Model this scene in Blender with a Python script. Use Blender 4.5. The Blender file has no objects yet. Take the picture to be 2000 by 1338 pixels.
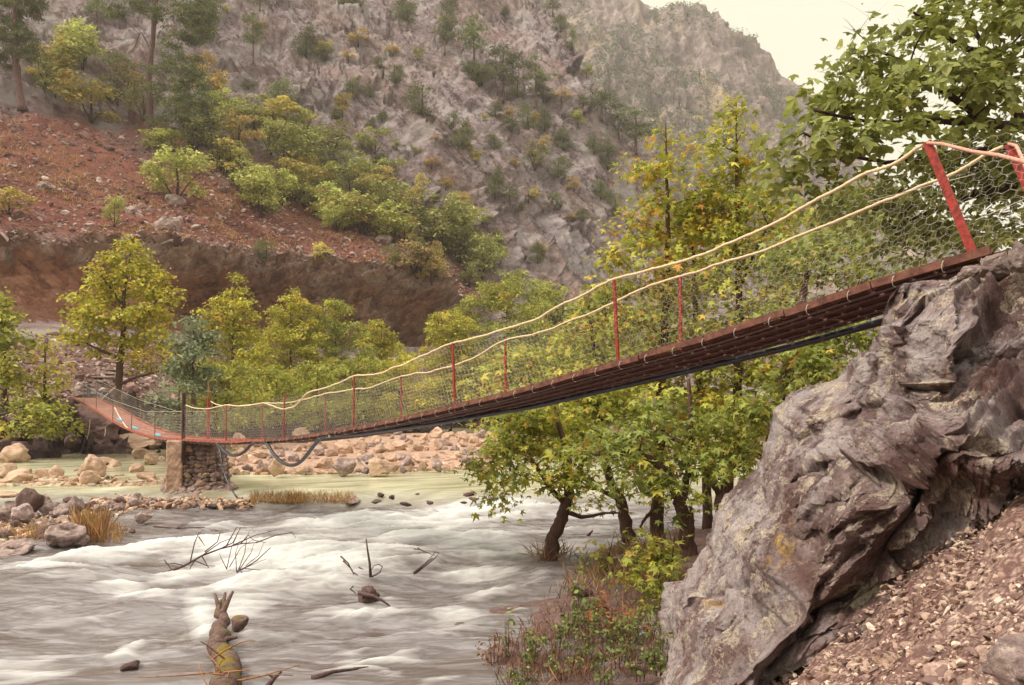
import bpy, math, random
import numpy as np
from mathutils import Vector, Matrix
R = math.radians
SC = bpy.context.scene
COL = SC.collection
rng = np.random.default_rng(7)
random.seed(7)

# ------------------------------------------------------------------ camera
EYE = 3.6; F = 1500.0; HY = 780.0       # eye height above the near water, focal length and eye level in photo pixels
cd = bpy.data.cameras.new('camera'); cam = bpy.data.objects.new('camera', cd); COL.objects.link(cam)
cam.location = (0, 0, EYE); cam.rotation_euler = (R(90), 0, 0)
cd.sensor_width = 36; cd.lens = 36 * F / 2000; cd.shift_y = (HY - 669) / 2000
cd.clip_start = 0.05; cd.clip_end = 6000
SC.camera = cam
# ------------------------------------------------------------------ world, sun
SUN_EL, SUN_AZ = 46, 252   # azimuth the light comes from, clockwise from +Y
w = bpy.data.worlds.new('World'); SC.world = w; w.use_nodes = True
nt = w.node_tree; nt.nodes.clear()
out = nt.nodes.new('ShaderNodeOutputWorld'); bg = nt.nodes.new('ShaderNodeBackground')
sky = nt.nodes.new('ShaderNodeTexSky'); sky.sky_type = 'NISHITA'; sky.sun_disc = False
sky.sun_elevation = R(SUN_EL); sky.sun_rotation = R(SUN_AZ); sky.air_density = 1.0; sky.dust_density = 3.0
mx = nt.nodes.new('ShaderNodeMix'); mx.data_type = 'RGBA'; mx.inputs[0].default_value = 0.93
mx.inputs[7].default_value = (9.2, 8.6, 6.2, 1)      # the even cream overcast
tcw = nt.nodes.new('ShaderNodeTexCoord'); spw = nt.nodes.new('ShaderNodeSeparateXYZ'); nt.links.new(tcw.outputs['Generated'], spw.inputs[0])
rw = nt.nodes.new('ShaderNodeValToRGB'); nt.links.new(spw.outputs[2], rw.inputs[0]); ew = rw.color_ramp.elements      # thin bright cloud: cream low down, whiter overhead
ew[0].position = .45; ew[0].color = (.455, .44, .33, 1); ew[1].position = .8; ew[1].color = (1, .945, .86, 1)
vw = nt.nodes.new('ShaderNodeVectorMath'); vw.operation = 'SCALE'; vw.inputs['Scale'].default_value = 11.6; nt.links.new(rw.outputs[0], vw.inputs[0]); nt.links.new(vw.outputs[0], mx.inputs[7])
nt.links.new(sky.outputs[0], mx.inputs[6]); nt.links.new(mx.outputs[2], bg.inputs[0])
bg.inputs[1].default_value = 0.1
nt.links.new(bg.outputs[0], out.inputs[0])
sd = bpy.data.lights.new('sun', 'SUN'); sun = bpy.data.objects.new('sun', sd); COL.objects.link(sun)
sd.energy = 1.75; sd.angle = R(12); sd.color = (1.0, 0.90, 0.80)
az = R(SUN_AZ)
sdir = Vector((math.sin(az) * math.cos(R(SUN_EL)), math.cos(az) * math.cos(R(SUN_EL)), math.sin(R(SUN_EL))))
sun.rotation_euler = sdir.to_track_quat('Z', 'Y').to_euler()
SC.view_settings.view_transform = 'Standard'; SC.view_settings.look = 'None'
SC.view_settings.gamma = 1; SC.view_settings.exposure = 0.98
SC.render.engine = 'CYCLES'
SC.cycles.max_bounces = 7; SC.cycles.diffuse_bounces = 3; SC.cycles.glossy_bounces = 3
SC.cycles.transmission_bounces = 4; SC.cycles.volume_bounces = 1; SC.cycles.use_denoising = True; SC.cycles.denoising_prefilter = 'ACCURATE'
SC.cycles.caustics_reflective = False; SC.cycles.caustics_refractive = False

# ------------------------------------------------------------------ helpers
def P(px, py, Y):
    px = np.asarray(px, float); py = np.asarray(py, float); Y = np.asarray(Y, float)
    return np.stack([(px - 1000) / F * Y, Y + 0 * px, EYE + (HY - py) / F * Y], -1)
def proj(p):
    return 1000 + F * p[..., 0] / p[..., 1], HY - F * (p[..., 2] - EYE) / p[..., 1]

def _hash(ix, iy, iz, seed):
    h = (ix.astype(np.int64) * 374761393 + iy.astype(np.int64) * 668265263 + iz.astype(np.int64) * 2147483647 + seed * 974711) & 0xffffffff
    h = ((h ^ (h >> 13)) * 1274126177) & 0xffffffff
    h = ((h ^ (h >> 16)) * 2246822519) & 0xffffffff
    return ((h ^ (h >> 15)) & 0xffffff) / float(0xffffff)
def vnoise(p, seed=0):
    f = np.floor(p); t = p - f; t = t * t * t * (t * (t * 6 - 15) + 10); i = f.astype(np.int64)
    x, y, z = i[..., 0], i[..., 1], i[..., 2]; r = 0
    for dx in (0, 1):
        wx = t[..., 0] if dx else 1 - t[..., 0]
        for dy in (0, 1):
            wy = t[..., 1] if dy else 1 - t[..., 1]
            for dz in (0, 1):
                wz = t[..., 2] if dz else 1 - t[..., 2]
                r = r + wx * wy * wz * _hash(x + dx, y + dy, z + dz, seed)
    return r * 2 - 1
def fbm(p, seed=0, o=5, g=0.5, ridged=False):
    a = 1.0; s = 0; tot = 0
    for k in range(o):
        n = vnoise(p * 2.03 ** k + 17.3 * k, seed + k)
        if ridged: n = 1 - 2 * np.abs(n)
        s = s + a * n; tot += a; a *= g
    return s / tot
def cells(p, seed=0):
    "blocky facets: for each point a random value and tilt of its nearest cell"
    f = np.floor(p).astype(np.int64); best = np.full(p.shape[:-1], 1e9); val = np.zeros(p.shape[:-1])
    for dx in (-1, 0, 1):
        for dy in (-1, 0, 1):
            for dz in (-1, 0, 1):
                c = f + np.array([dx, dy, dz])
                o = np.stack([_hash(c[..., 0], c[..., 1], c[..., 2], seed + q) for q in (0, 1, 2)], -1)
                d = p - (c + o); dd = (d * d).sum(-1)
                tl = np.stack([_hash(c[..., 0], c[..., 1], c[..., 2], seed + q) for q in (5, 6, 7)], -1) - .5
                v = _hash(c[..., 0], c[..., 1], c[..., 2], seed + 3) + (d * tl).sum(-1) * 1.4
                m = dd < best; best = np.where(m, dd, best); val = np.where(m, v, val)
    return val
def slabs(al, ac, pa, pc, w, seed):
    "piecewise flat tilted blocks: beds of thickness pc, cut every pa along the bed"
    t = ac / pc + w; i = np.floor(t); f = t - i; z = 0 * i
    u = al / pa + 7 * _hash(i.astype(np.int64), z.astype(np.int64), z.astype(np.int64), seed) + .6 * w; j = np.floor(u); g = u - j
    ii, jj, zz = i.astype(np.int64), j.astype(np.int64), z.astype(np.int64)
    v = _hash(ii, jj, zz, seed + 1) - .5; tx = _hash(ii, jj, zz, seed + 2) - .5
    return v * .9 + (f - .5) * .75 + (g - .5) * tx * .9
def sstep(a, b, x):
    t = np.clip((x - a) / (b - a), 0, 1); return t * t * (3 - 2 * t)

def mesh(name, v, faces, mat=None, parent=None, smooth=False, attrs=None, loc=None):
    v = np.ascontiguousarray(v, dtype=np.float32).reshape(-1, 3)
    if loc is not None: v = v - np.array(loc, dtype=np.float32)
    me = bpy.data.meshes.new(name)
    if isinstance(faces, np.ndarray): fl = [faces]
    else: fl = [f for f in faces if len(f)]
    me.vertices.add(len(v)); me.vertices.foreach_set('co', v.ravel())
    nl = sum(f.size for f in fl); nf = sum(len(f) for f in fl)
    me.loops.add(nl); me.polygons.add(nf)
    me.loops.foreach_set('vertex_index', np.concatenate([f.ravel() for f in fl]).astype(np.int32))
    tot = np.concatenate([np.full(len(f), f.shape[1]) for f in fl])
    st = np.concatenate([[0], np.cumsum(tot)[:-1]])
    me.polygons.foreach_set('loop_start', st.astype(np.int32))
    if smooth: me.polygons.foreach_set('use_smooth', np.ones(nf, dtype=bool))
    else: me.polygons.foreach_set('use_smooth', np.zeros(nf, dtype=bool))
    me.update(calc_edges=True); me.validate()
    for k, a in (attrs or {}).items():
        a = np.asarray(a, dtype=np.float32)
        if a.ndim == 2:
            at = me.attributes.new(k, 'FLOAT_COLOR', 'POINT')
            if a.shape[1] == 3: a = np.concatenate([a, np.ones((len(a), 1), np.float32)], 1)
            at.data.foreach_set('color', a.ravel())
        else:
            at = me.attributes.new(k, 'FLOAT', 'POINT'); at.data.foreach_set('value', a)
    if mat: me.materials.append(mat)
    o = bpy.data.objects.new(name, me); COL.objects.link(o)
    if loc is not None: o.location = loc
    if parent: o.parent = parent; 
    return o
def tag(o, label=None, cat=None, group=None, kind=None):
    if label: o['label'] = label
    if cat: o['category'] = cat
    if group: o['group'] = group
    if kind: o['kind'] = kind
    return o
def empty(name, loc, label, cat, group=None):
    o = bpy.data.objects.new(name, None); COL.objects.link(o); o.location = loc; o.empty_display_size = .2
    return tag(o, label, cat, group)
def copy_tree(o, loc=None, rz=0, sc=None, label=None, group=None, parent=None):
    c = o.copy(); COL.objects.link(c)
    if parent: c.parent = parent
    if loc is not None: c.location = loc
    if sc is not None: c.scale = sc if hasattr(sc, '__len__') else (sc, sc, sc); c.rotation_euler = (0, 0, rz)
    if label: c['label'] = label
    if group: c['group'] = group
    for ch in o.children: copy_tree(ch, parent=c)
    return c
def grid_faces(nu, nv):
    i = np.arange(nu * nv).reshape(nv, nu)
    return np.stack([i[:-1, :-1], i[:-1, 1:], i[1:, 1:], i[1:, :-1]], -1).reshape(-1, 4)
class MB:
    "collects tubes, prisms and boxes into one mesh"
    def __init__(s): s.v = []; s.q = []; s.t = []; s.n = 0
    def add(s, v, q=None, t=None):
        if q is not None and len(q): s.q.append(np.asarray(q) + s.n)
        if t is not None and len(t): s.t.append(np.asarray(t) + s.n)
        s.v.append(np.asarray(v, float)); s.n += len(v)
    def tube(s, pts, rad, n=8, cap=True):
        pts = np.asarray(pts, float); m = len(pts); rad = np.broadcast_to(np.asarray(rad, float), (m,))
        tg = np.gradient(pts, axis=0); tg /= np.linalg.norm(tg, axis=1, keepdims=True) + 1e-9
        up = np.array([0.13, 0.21, 1.0]); 
        if abs(tg[:, 2]).mean() > .8: up = np.array([1.0, .2, 0.1])
        a = np.cross(tg, up); a /= np.linalg.norm(a, axis=1, keepdims=True) + 1e-9; b = np.cross(tg, a)
        th = np.arange(n) / n * 2 * np.pi
        v = pts[:, None] + rad[:, None, None] * (np.cos(th)[None, :, None] * a[:, None] + np.sin(th)[None, :, None] * b[:, None])
        i = np.arange(m * n).reshape(m, n); j = np.roll(i, -1, 1)
        q = np.stack([i[:-1], j[:-1], j[1:], i[1:]], -1).reshape(-1, 4)
        v = v.reshape(-1, 3); t = []
        if cap:
            v = np.concatenate([v, pts[:1], pts[-1:]]); c0 = m * n
            t = [[j[0, k], i[0, k], c0] for k in range(n)] + [[i[-1, k], j[-1, k], c0 + 1] for k in range(n)]
        s.add(v, q, t); return s
    def beam(s, a, b, w, h, side=None):
        "rectangular bar from a to b, w along side, h along the third axis"
        a = np.asarray(a, float); b = np.asarray(b, float); d = b - a; d /= np.linalg.norm(d)
        sd_ = np.array([0, 0, 1.]) if side is None else np.asarray(side, float)
        sd_ = sd_ - d * sd_.dot(d); sd_ /= np.linalg.norm(sd_); u = np.cross(d, sd_)
        v = [p + sx * sd_ * w / 2 + sy * u * h / 2 for p in (a, b) for sx, sy in ((-1, -1), (1, -1), (1, 1), (-1, 1))]
        s.add(v, [[0, 3, 2, 1], [4, 5, 6, 7], [0, 1, 5, 4], [1, 2, 6, 5], [2, 3, 7, 6], [3, 0, 4, 7]]); return s
    def build(s, name, mat, parent=None, smooth=False, loc=None):
        if not s.v: return None
        fs = []
        if s.q: fs.append(np.concatenate(s.q))
        if s.t: fs.append(np.concatenate(s.t))
        return mesh(name, np.concatenate(s.v), fs, mat, parent, smooth, loc=loc)
def edges_mesh(A, B, r):
    "thin three-sided wires for many segments"
    d = B - A; d /= np.linalg.norm(d, axis=1, keepdims=True) + 1e-9
    up = np.tile(np.array([.3, .5, .81]), (len(A), 1)); a = np.cross(d, up); a /= np.linalg.norm(a, axis=1, keepdims=True) + 1e-9; b = np.cross(d, a)
    th = np.array([0, 2.094, 4.189]); off = (np.cos(th)[None, :, None] * a[:, None] + np.sin(th)[None, :, None] * b[:, None]) * r
    v = np.concatenate([A[:, None] + off, B[:, None] + off], 1).reshape(-1, 3)
    base = (np.arange(len(A)) * 6)[:, None]
    q = np.concatenate([base + np.array([k, (k + 1) % 3, 3 + (k + 1) % 3, 3 + k]) for k in range(3)])
    return v, q

# ------------------------------------------------------------------ materials
def newmat(name):
    m = bpy.data.materials.new(name); m.use_nodes = True; t = m.node_tree; t.nodes.clear()
    return m, t, t.nodes.new('ShaderNodeOutputMaterial')
def N(t, typ, **kw):
    n = t.nodes.new(typ)
    for k, v in kw.items():
        if k.startswith('i_'): n.inputs[k[2:].replace('_', ' ')].default_value = v
        else: setattr(n, k, v)
    return n
def ramp(t, fac, stops):
    r = t.nodes.new('ShaderNodeValToRGB'); e = r.color_ramp.elements
    while len(e) < len(stops): e.new(0.5)
    for q, (p, c) in zip(e, stops): q.position = p; q.color = (*c, 1) if len(c) == 3 else c
    t.links.new(fac, r.inputs[0]); return r.outputs[0]
def mixc(t, fac, a, b, blend='MIX'):
    m = t.nodes.new('ShaderNodeMix'); m.data_type = 'RGBA'; m.blend_type = blend
    for s, x in ((0, fac), (6, a), (7, b)):
        if hasattr(x, 'is_linked'): t.links.new(x, m.inputs[s])
        elif s == 0: m.inputs[0].default_value = x
        else: m.inputs[s].default_value = (*x, 1)
    return m.outputs[2]
def noise(t, scale, detail=6, rough=.6, vec=None, dist=0, typ=None):
    n = N(t, 'ShaderNodeTexNoise'); n.inputs['Scale'].default_value = scale; n.inputs['Detail'].default_value = detail
    n.inputs['Roughness'].default_value = rough; n.inputs['Distortion'].default_value = dist
    if typ: n.noise_type = typ
    if vec is not None: t.links.new(vec, n.inputs['Vector'])
    return n.outputs[0]
def coords(t, kind='Object', scale=(1, 1, 1), rot=(0, 0, 0)):
    if kind == 'World': c = N(t, 'ShaderNodeNewGeometry').outputs['Position']
    else: c = N(t, 'ShaderNodeTexCoord').outputs[kind]
    m = N(t, 'ShaderNodeMapping'); m.inputs['Scale'].default_value = scale; m.inputs['Rotation'].default_value = rot
    t.links.new(c, m.inputs[0]); return m.outputs[0]
def bedded(t, scale, ang):
    c = N(t, 'ShaderNodeNewGeometry').outputs['Position']; r_ = N(t, 'ShaderNodeMapping'); r_.inputs['Rotation'].default_value = (0, R(ang), 0)
    m = N(t, 'ShaderNodeMapping'); m.inputs['Scale'].default_value = scale; t.links.new(c, r_.inputs[0]); t.links.new(r_.outputs[0], m.inputs[0]); return m.outputs[0]
def math_(t, op, a, b=None, clamp=False):
    m = N(t, 'ShaderNodeMath', operation=op); m.use_clamp = clamp
    for k, x in enumerate((a, b)):
        if x is None: continue
        if hasattr(x, 'is_linked'): t.links.new(x, m.inputs[k])
        else: m.inputs[k].default_value = x
    return m.outputs[0]
def bump(t, h, strength=.5, dist=.1, prev=None):
    b = N(t, 'ShaderNodeBump'); b.inputs['Strength'].default_value = strength; b.inputs['Distance'].default_value = dist
    t.links.new(h, b.inputs['Height'])
    if prev is not None: t.links.new(prev, b.inputs['Normal'])
    return b.outputs[0]
def bsdf(t, out, color, rough=.8, normal=None, spec=.3, metal=0):
    b = N(t, 'ShaderNodeBsdfPrincipled')
    if hasattr(color, 'is_linked'): t.links.new(color, b.inputs['Base Color'])
    else: b.inputs['Base Color'].default_value = (*color, 1)
    if hasattr(rough, 'is_linked'): t.links.new(rough, b.inputs['Roughness'])
    else: b.inputs['Roughness'].default_value = rough
    b.inputs['Specular IOR Level'].default_value = spec; b.inputs['Metallic'].default_value = metal
    if normal is not None: t.links.new(normal, b.inputs['Normal'])
    if out is not None: t.links.new(b.outputs[0], out.inputs[0])
    return b
def attr(t, name, o='Fac'):
    a = N(t, 'ShaderNodeAttribute'); a.attribute_name = name; return a.outputs[o]

def simple(name, col, rough=.7, var=.35, scale=12, bumpd=.01, dark=None, kind='Object', spec=.3, metal=0, stretch=(1, 1, 1)):
    m, t, o = newmat(name); v = coords(t, kind, stretch)
    n = noise(t, scale, 6, .65, v); d = dark or tuple(c * (1 - var) * .7 for c in col)
    c = ramp(t, n, [(.3, d), (.52, col), (.75, tuple(min(1, x * (1 + var)) for x in col))])
    bsdf(t, o, c, rough, bump(t, n, .7, bumpd), spec, metal); return m

# leaves take their colour from a per-leaf attribute; light passes through them
def leafmat(name, trans=.35, rough=.55, vary=.0):
    m, t, o = newmat(name); c = attr(t, 'col', 'Color')
    if vary:
        oi = N(t, 'ShaderNodeObjectInfo'); h = N(t, 'ShaderNodeHueSaturation')
        t.links.new(math_(t, 'ADD', math_(t, 'MULTIPLY', oi.outputs['Random'], vary), .5 - vary * .5), h.inputs['Hue'])
        t.links.new(math_(t, 'ADD', math_(t, 'MULTIPLY', oi.outputs['Random'], .5), .75), h.inputs['Value'])
        t.links.new(c, h.inputs['Color']); c = h.outputs[0]
    b = bsdf(t, None, c, rough, None, .35); tr = N(t, 'ShaderNodeBsdfTranslucent'); t.links.new(c, tr.inputs[0])
    mxs = N(t, 'ShaderNodeMixShader'); mxs.inputs[0].default_value = trans
    t.links.new(b.outputs[0], mxs.inputs[1]); t.links.new(tr.outputs[0], mxs.inputs[2]); t.links.new(mxs.outputs[0], o.inputs[0])
    return m
M = {}
M['leaf'] = leafmat('leaf', .38); M['leaf_hill'] = leafmat('leaf_hill', .25, .8, .02)
M['bark'] = simple('bark', (.105, .055, .04), .9, .5, 9, .03, stretch=(3, 3, .6))
M['bark_dark'] = simple('bark_dark', (.05, .025, .022), .9, .5, 14, .01)
M['pine_bark'] = simple('pine_bark', (.15, .085, .075), .9, .5, 5, .05, stretch=(2, 2, .7))
M['rust_red'] = simple('rust_red', (.30, .035, .024), .65, .5, 22, .006, dark=(.08, .02, .018))
M['post_dark'] = simple('post_dark', (.055, .02, .018), .7, .5, 20, .004)
M['post_grey'] = simple('post_grey', (.15, .085, .07), .7, .5, 20, .004)
M['rope'] = simple('rope', (.78, .60, .38), .9, .25, 60, .01)
M['wire'] = simple('wire', (.50, .44, .37), .5, .25, 30, .001, spec=.5)
M['steel_cable'] = simple('steel_cable', (.16, .09, .08), .5, .4, 60, .004, metal=.5)
M['pipe'] = simple('pipe', (.035, .033, .045), .35, .2, 8, .001, spec=.6)
M['plank'] = simple('plank', (.12, .042, .032), .85, .5, 7, .012, dark=(.05, .018, .016))
M['plank_red'] = simple('plank_red', (.34, .15, .11), .75, .35, 7, .008)
M['edge_wood'] = simple('edge_wood', (.165, .07, .048), .85, .6, 9, .015, dark=(.07, .026, .022))
M['edge_red'] = simple('edge_red', (.34, .095, .06), .7, .4, 9, .01)
M['concrete'] = simple('concrete', (.46, .30, .215), .9, .35, 6, .03)
M['twig'] = simple('twig', (.11, .065, .06), .85, .4, 20, .005)
M['dry'] = simple('dry', (.30, .14, .06), .9, .3, 20, .005)
M['cloth'] = simple('cloth', (.75, .68, .55), .9, .15, 20, .003)
M['blue'] = simple('blue', (.16, .36, .50), .7, .2, 20, .003)

def rockmat(name, base, dark, light, scale=1.0, lichen=None, kind='Object', bd=.06, vary=.35):
    m, t, o = newmat(name); v = coords(t, kind)
    n1 = noise(t, 1.3 * scale, 8, .62, v, .4); n2 = noise(t, 6 * scale, 8, .7, v); n3 = noise(t, 22 * scale, 5, .7, v)
    c = ramp(t, n1, [(.32, dark), (.5, base), (.68, light)])
    c = mixc(t, math_(t, 'MULTIPLY', ramp(t, n2, [(.35, (0, 0, 0)), (.7, (1, 1, 1))]), .6), c, light)
    c = mixc(t, ramp(t, n3, [(.30, (.65, .65, .65)), (.48, (0, 0, 0))]), c, dark)
    if lichen:
        nl = noise(t, 3.1 * scale, 9, .75, v, .3)
        c = mixc(t, ramp(t, nl, [(.56, (0, 0, 0)), (.60, (.85, .85, .85))]), c, lichen)
    oi = N(t, 'ShaderNodeObjectInfo'); h = N(t, 'ShaderNodeHueSaturation')
    t.links.new(math_(t, 'ADD', math_(t, 'MULTIPLY', oi.outputs['Random'], vary), 1 - vary / 2), h.inputs['Value'])
    t.links.new(c, h.inputs['Color'])
    b1 = bump(t, n1, .5, bd * 2 / scale); b2 = bump(t, n2, .7, bd / scale, b1); b3 = bump(t, n3, .6, bd * .3 / scale, b2)
    bsdf(t, o, h.outputs[0], .85, b3, .25); return m
M['boulder_tan'] = rockmat('boulder_tan', (.50, .33, .23), (.25, .14, .10), (.66, .48, .35), .8, None)
M['boulder_grey'] = rockmat('boulder_grey', (.30, .21, .19), (.13, .08, .08), (.48, .37, .33), .9, (.58, .47, .38))
M['boulder_dark'] = rockmat('boulder_dark', (.13, .075, .065), (.05, .028, .03), (.24, .15, .13), .9, None)
M['stone_red'] = rockmat('stone_red', (.28, .17, .15), (.12, .06, .055), (.42, .30, .27), 1.2, None)
M['chip'] = rockmat('chip', (.36, .23, .18), (.17, .10, .085), (.55, .40, .32), 3, None, vary=.7, bd=.03)

# ------------------------------------------------------------------ terrain built from columns of (row, distance)
def column_surface(cols, nx, knots_n, x0, x1, xw=None):
    """cols: {px: [(py, D), ...]} with equal counts; returns grid of points (nv, nu, 3) and the (u, t) coordinates"""
    xs = sorted(cols); K = len(cols[xs[0]])
    u = np.linspace(x0, x1, nx)
    ys = np.array([[cols[x][k][0] for k in range(K)] for x in xs], float); ds = np.array([[cols[x][k][1] for k in range(K)] for x in xs], float)
    YS = np.stack([np.interp(u, xs, ys[:, k]) for k in range(K)]); DS = np.stack([np.interp(u, xs, ds[:, k]) for k in range(K)])
    tt = np.concatenate([np.linspace(k, k + 1, knots_n[k], endpoint=False) for k in range(K - 1)] + [[K - 1]])
    PY = np.empty((len(tt), nx)); PD = np.empty((len(tt), nx))
    for j, tv in enumerate(tt):
        k = min(int(tv), K - 2); f = tv - k
        PY[j] = YS[k] * (1 - f) + YS[k + 1] * f; PD[j] = DS[k] * (1 - f) + DS[k + 1] * f
    PX = np.tile(u, (len(tt), 1))
    return P(PX, PY, PD), PX, PY, np.tile(tt[:, None], (1, nx))
def normals(g):
    du = np.gradient(g, axis=1); dv = np.gradient(g, axis=0); n = np.cross(du, dv)
    n /= np.linalg.norm(n, axis=-1, keepdims=True) + 1e-9
    return np.where((n[..., 1:2] > 0), -n, n)
def blur(a, k):
    for ax in (0, 1):
        c = np.cumsum(np.insert(np.pad(a, [(k, k) if i == ax else (0, 0) for i in range(a.ndim)], mode='edge'), 0, 0, axis=ax), axis=ax)
        n = a.shape[ax]
        a = (np.take(c, np.arange(2 * k + 1, 2 * k + 1 + n), axis=ax) - np.take(c, np.arange(0, n), axis=ax)) / (2 * k + 1)
    return a

# knots: under water, waterline, top of bank, road edge, road back, cliff base, cliff top, soil/rock line, mid rock, top, behind
H = {
 -500: [(1000, 34), (900, 37), (800, 41), (660, 52), (650, 58), (635, 60), (470, 63), (120, 100), (-60, 130), (-330, 190), (-200, 330)],
 0:    [(930, 39), (885, 43), (790, 46), (652, 60), (642, 66), (628, 68), (480, 71), (190, 106), (0, 141), (-250, 199), (-150, 330)],
 150:  [(925, 41), (884, 44), (780, 48), (652, 62), (643, 68), (632, 70), (492, 74), (240, 110), (30, 143), (-250, 205), (-150, 330)],
 350:  [(900, 46), (872, 52), (790, 58), (670, 70), (662, 76), (650, 78), (488, 82), (300, 114), (60, 147), (-250, 220), (-150, 350)],
 500:  [(870, 60), (846, 68), (795, 73), (690, 82), (683, 88), (670, 89), (512, 93), (335, 118), (120, 149), (-250, 238), (-150, 370)],
 700:  [(860, 66), (840, 76), (795, 80), (700, 88), (694, 94), (678, 95), (528, 100), (410, 118), (190, 150), (-250, 248), (-150, 380)],
 850:  [(855, 72), (836, 84), (800, 88), (705, 95), (698, 100), (672, 101), (548, 106), (490, 118), (250, 150), (-250, 258), (-150, 380)],
 910:  [(850, 76), (833, 88), (800, 91), (740, 97), (730, 100), (650, 106), (590, 112), (530, 121), (270, 155), (-250, 268), (-150, 380)],
 1000: [(845, 80), (831, 92), (800, 95), (740, 100), (735, 104), (720, 106), (640, 112), (560, 125), (300, 162), (-120, 260), (-60, 380)],
 1060: [(845, 84), (829, 96), (800, 99), (740, 105), (735, 109), (720, 111), (640, 118), (560, 132), (330, 168), (0, 235), (60, 330)],
 1110: [(845, 86), (828, 98), (800, 102), (740, 108), (735, 112), (720, 114), (640, 122), (560, 137), (340, 170), (95, 215), (160, 300)],
 1165: [(845, 88), (827, 100), (800, 104), (740, 111), (735, 115), (720, 117), (640, 125), (560, 142), (350, 174), (170, 207), (240, 290)],
 1200: [(845, 90), (827, 103), (800, 107), (740, 114), (735, 118), (720, 120), (640, 128), (560, 146), (370, 178), (215, 208), (290, 290)],
 1280: [(845, 94), (826, 108), (800, 112), (740, 119), (735, 123), (720, 125), (640, 133), (560, 152), (420, 180), (290, 208), (360, 290)],
 1400: [(845, 100), (826, 115), (800, 120), (760, 127), (755, 130), (745, 132), (690, 142), (620, 160), (520, 185), (430, 208), (490, 290)],
 1600: [(845, 110), (826, 125), (800, 130), (780, 137), (775, 140), (765, 142), (730, 152), (700, 170), (640, 195), (590, 215), (640, 300)],
 1900: [(845, 120), (826, 135), (810, 140), (790, 147), (785, 150), (775, 152), (760, 162), (750, 180), (730, 205), (720, 225), (760, 300)],
}
G0, HX, HYY, HT = column_surface(H, 1150, [5, 16, 60, 8, 6, 90, 110, 170, 190, 8], -500, 1900)
nrm = blur(normals(G0), 30); nrm /= np.linalg.norm(nrm, axis=-1, keepdims=True)
wob = fbm(G0 / 30, 3, 3)[..., None]
soil = sstep(5.9, 6.2, HT) * (1 - sstep(6.85, 7.25, HT + .35 * fbm(G0 / 9, 11, 4))) * (1 - sstep(900, 1010, HX))
rockz = sstep(6.8, 7.3, HT + .3 * fbm(G0 / 9, 11, 4)); rockz = np.maximum(rockz, sstep(880, 1000, HX) * sstep(5.5, 6.2, HT))
cliff = sstep(4.9, 5.1, HT) * (1 - sstep(5.95, 6.15, HT)) * (1 - sstep(905, 960, HX))
talus = sstep(1.9, 2.1, HT) * (1 - sstep(2.9, 3.0, HT)); road = sstep(2.95, 3.02, HT) * (1 - sstep(3.95, 4.05, HT))
bank = 1 - sstep(1.8, 2.1, HT)
# strata: slabs that dip towards lower right, cut by ledges
c_, s_ = math.cos(R(-52)), math.sin(R(-52))
along = G0[..., 0] * c_ + G0[..., 2] * s_; across = -G0[..., 0] * s_ + G0[..., 2] * c_
wp = fbm(G0 / 14, 21, 4); 
c2, s2 = math.cos(R(-14)), math.sin(R(-14)); al2 = G0[..., 0] * c2 + G0[..., 2] * s2; ac2 = -G0[..., 0] * s2 + G0[..., 2] * c2
left = np.clip(1 - sstep(520, 900, HX + 120 * wp), 0, 1)
def beds(al, ac, sd):
    w = .55 * fbm(np.stack([al / 30, ac / 12, G0[..., 1] / 30], -1), sd, 3) + .12 * fbm(G0 / 2.5, sd + 4, 3)
    return slabs(al, ac, 30, 10, w, sd + 1) * 5.0 + slabs(al, ac, 12, 4, w * 2.2, sd + 2) * 2.3 + slabs(al, ac, 5, 1.5, w * 5, sd + 3) * 1.0
bd_ = beds(along, across, 31) * (1 - left) + beds(al2, ac2, 41) * left
disp = rockz * (bd_ + fbm(G0 / 40, 71, 3) * 6 + fbm(G0 / 10, 72, 3) * 1.4 + fbm(G0 / 2.2, 73, 4, .6) * .5 - .5)
fine = fbm(G0 / 1.1, 81, 4, .6)
disp = disp + soil * (fbm(G0 / 6, 91, 4) * .8 + fine * .22 + .45 * np.clip(fbm(G0 / 3, 92, 3) - .25, 0, 1))
cq = np.stack([G0[..., 0] / 5, G0[..., 2] / 1.6 + .5 * G0[..., 0] / 5, G0[..., 1] / 5], -1)
capr = sstep(5.55, 5.8, HT + .15 * fbm(G0 / 4, 15, 3))
lefts = 1 - sstep(330, 420, HX)
cw = .4 * fbm(cq * .6, 103, 3)
cdisp = (fbm(cq, 101, 5, .55, True) * .7 + slabs(G0[..., 0] + G0[..., 1], G0[..., 2] - .35 * G0[..., 0], 5, 1.7, cw, 105) * 2.1 + slabs(G0[..., 0] + G0[..., 1], G0[..., 2] - .35 * G0[..., 0], 2, .7, cw * 2, 107) * 1.1) * (.35 + .65 * np.maximum(capr, 1 - lefts)) + capr * .9 + fbm(G0 / 12, 121, 3) * 1.2
cdisp = cdisp - 2.2 * np.exp(-((HX - 365) / 45.) ** 2 - ((HYY - 610) / 45.) ** 2) - 4.5 * np.exp(-((HX - 830) / 70.) ** 2 - ((HYY - 655) / 38.) ** 2) - 3 * np.exp(-((HX - 895) / 18.) ** 2 - ((HYY - 600) / 30.) ** 2)
disp = disp + cliff * cdisp + talus * (fbm(G0 / 4, 131, 4) * .5 + fine * .2) + bank * (fbm(G0 / 2.5, 141, 4, .5, True) * .9 + (cells(G0 / 2, 151) - .5) * 1.2)
disp *= 1 - sstep(9.3, 9.9, HT) * .7
GH = G0 + nrm * disp[..., None]
VISH = (HT > 0.9) & (HT < 9.05)
hxp, hyp = proj(GH)
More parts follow.
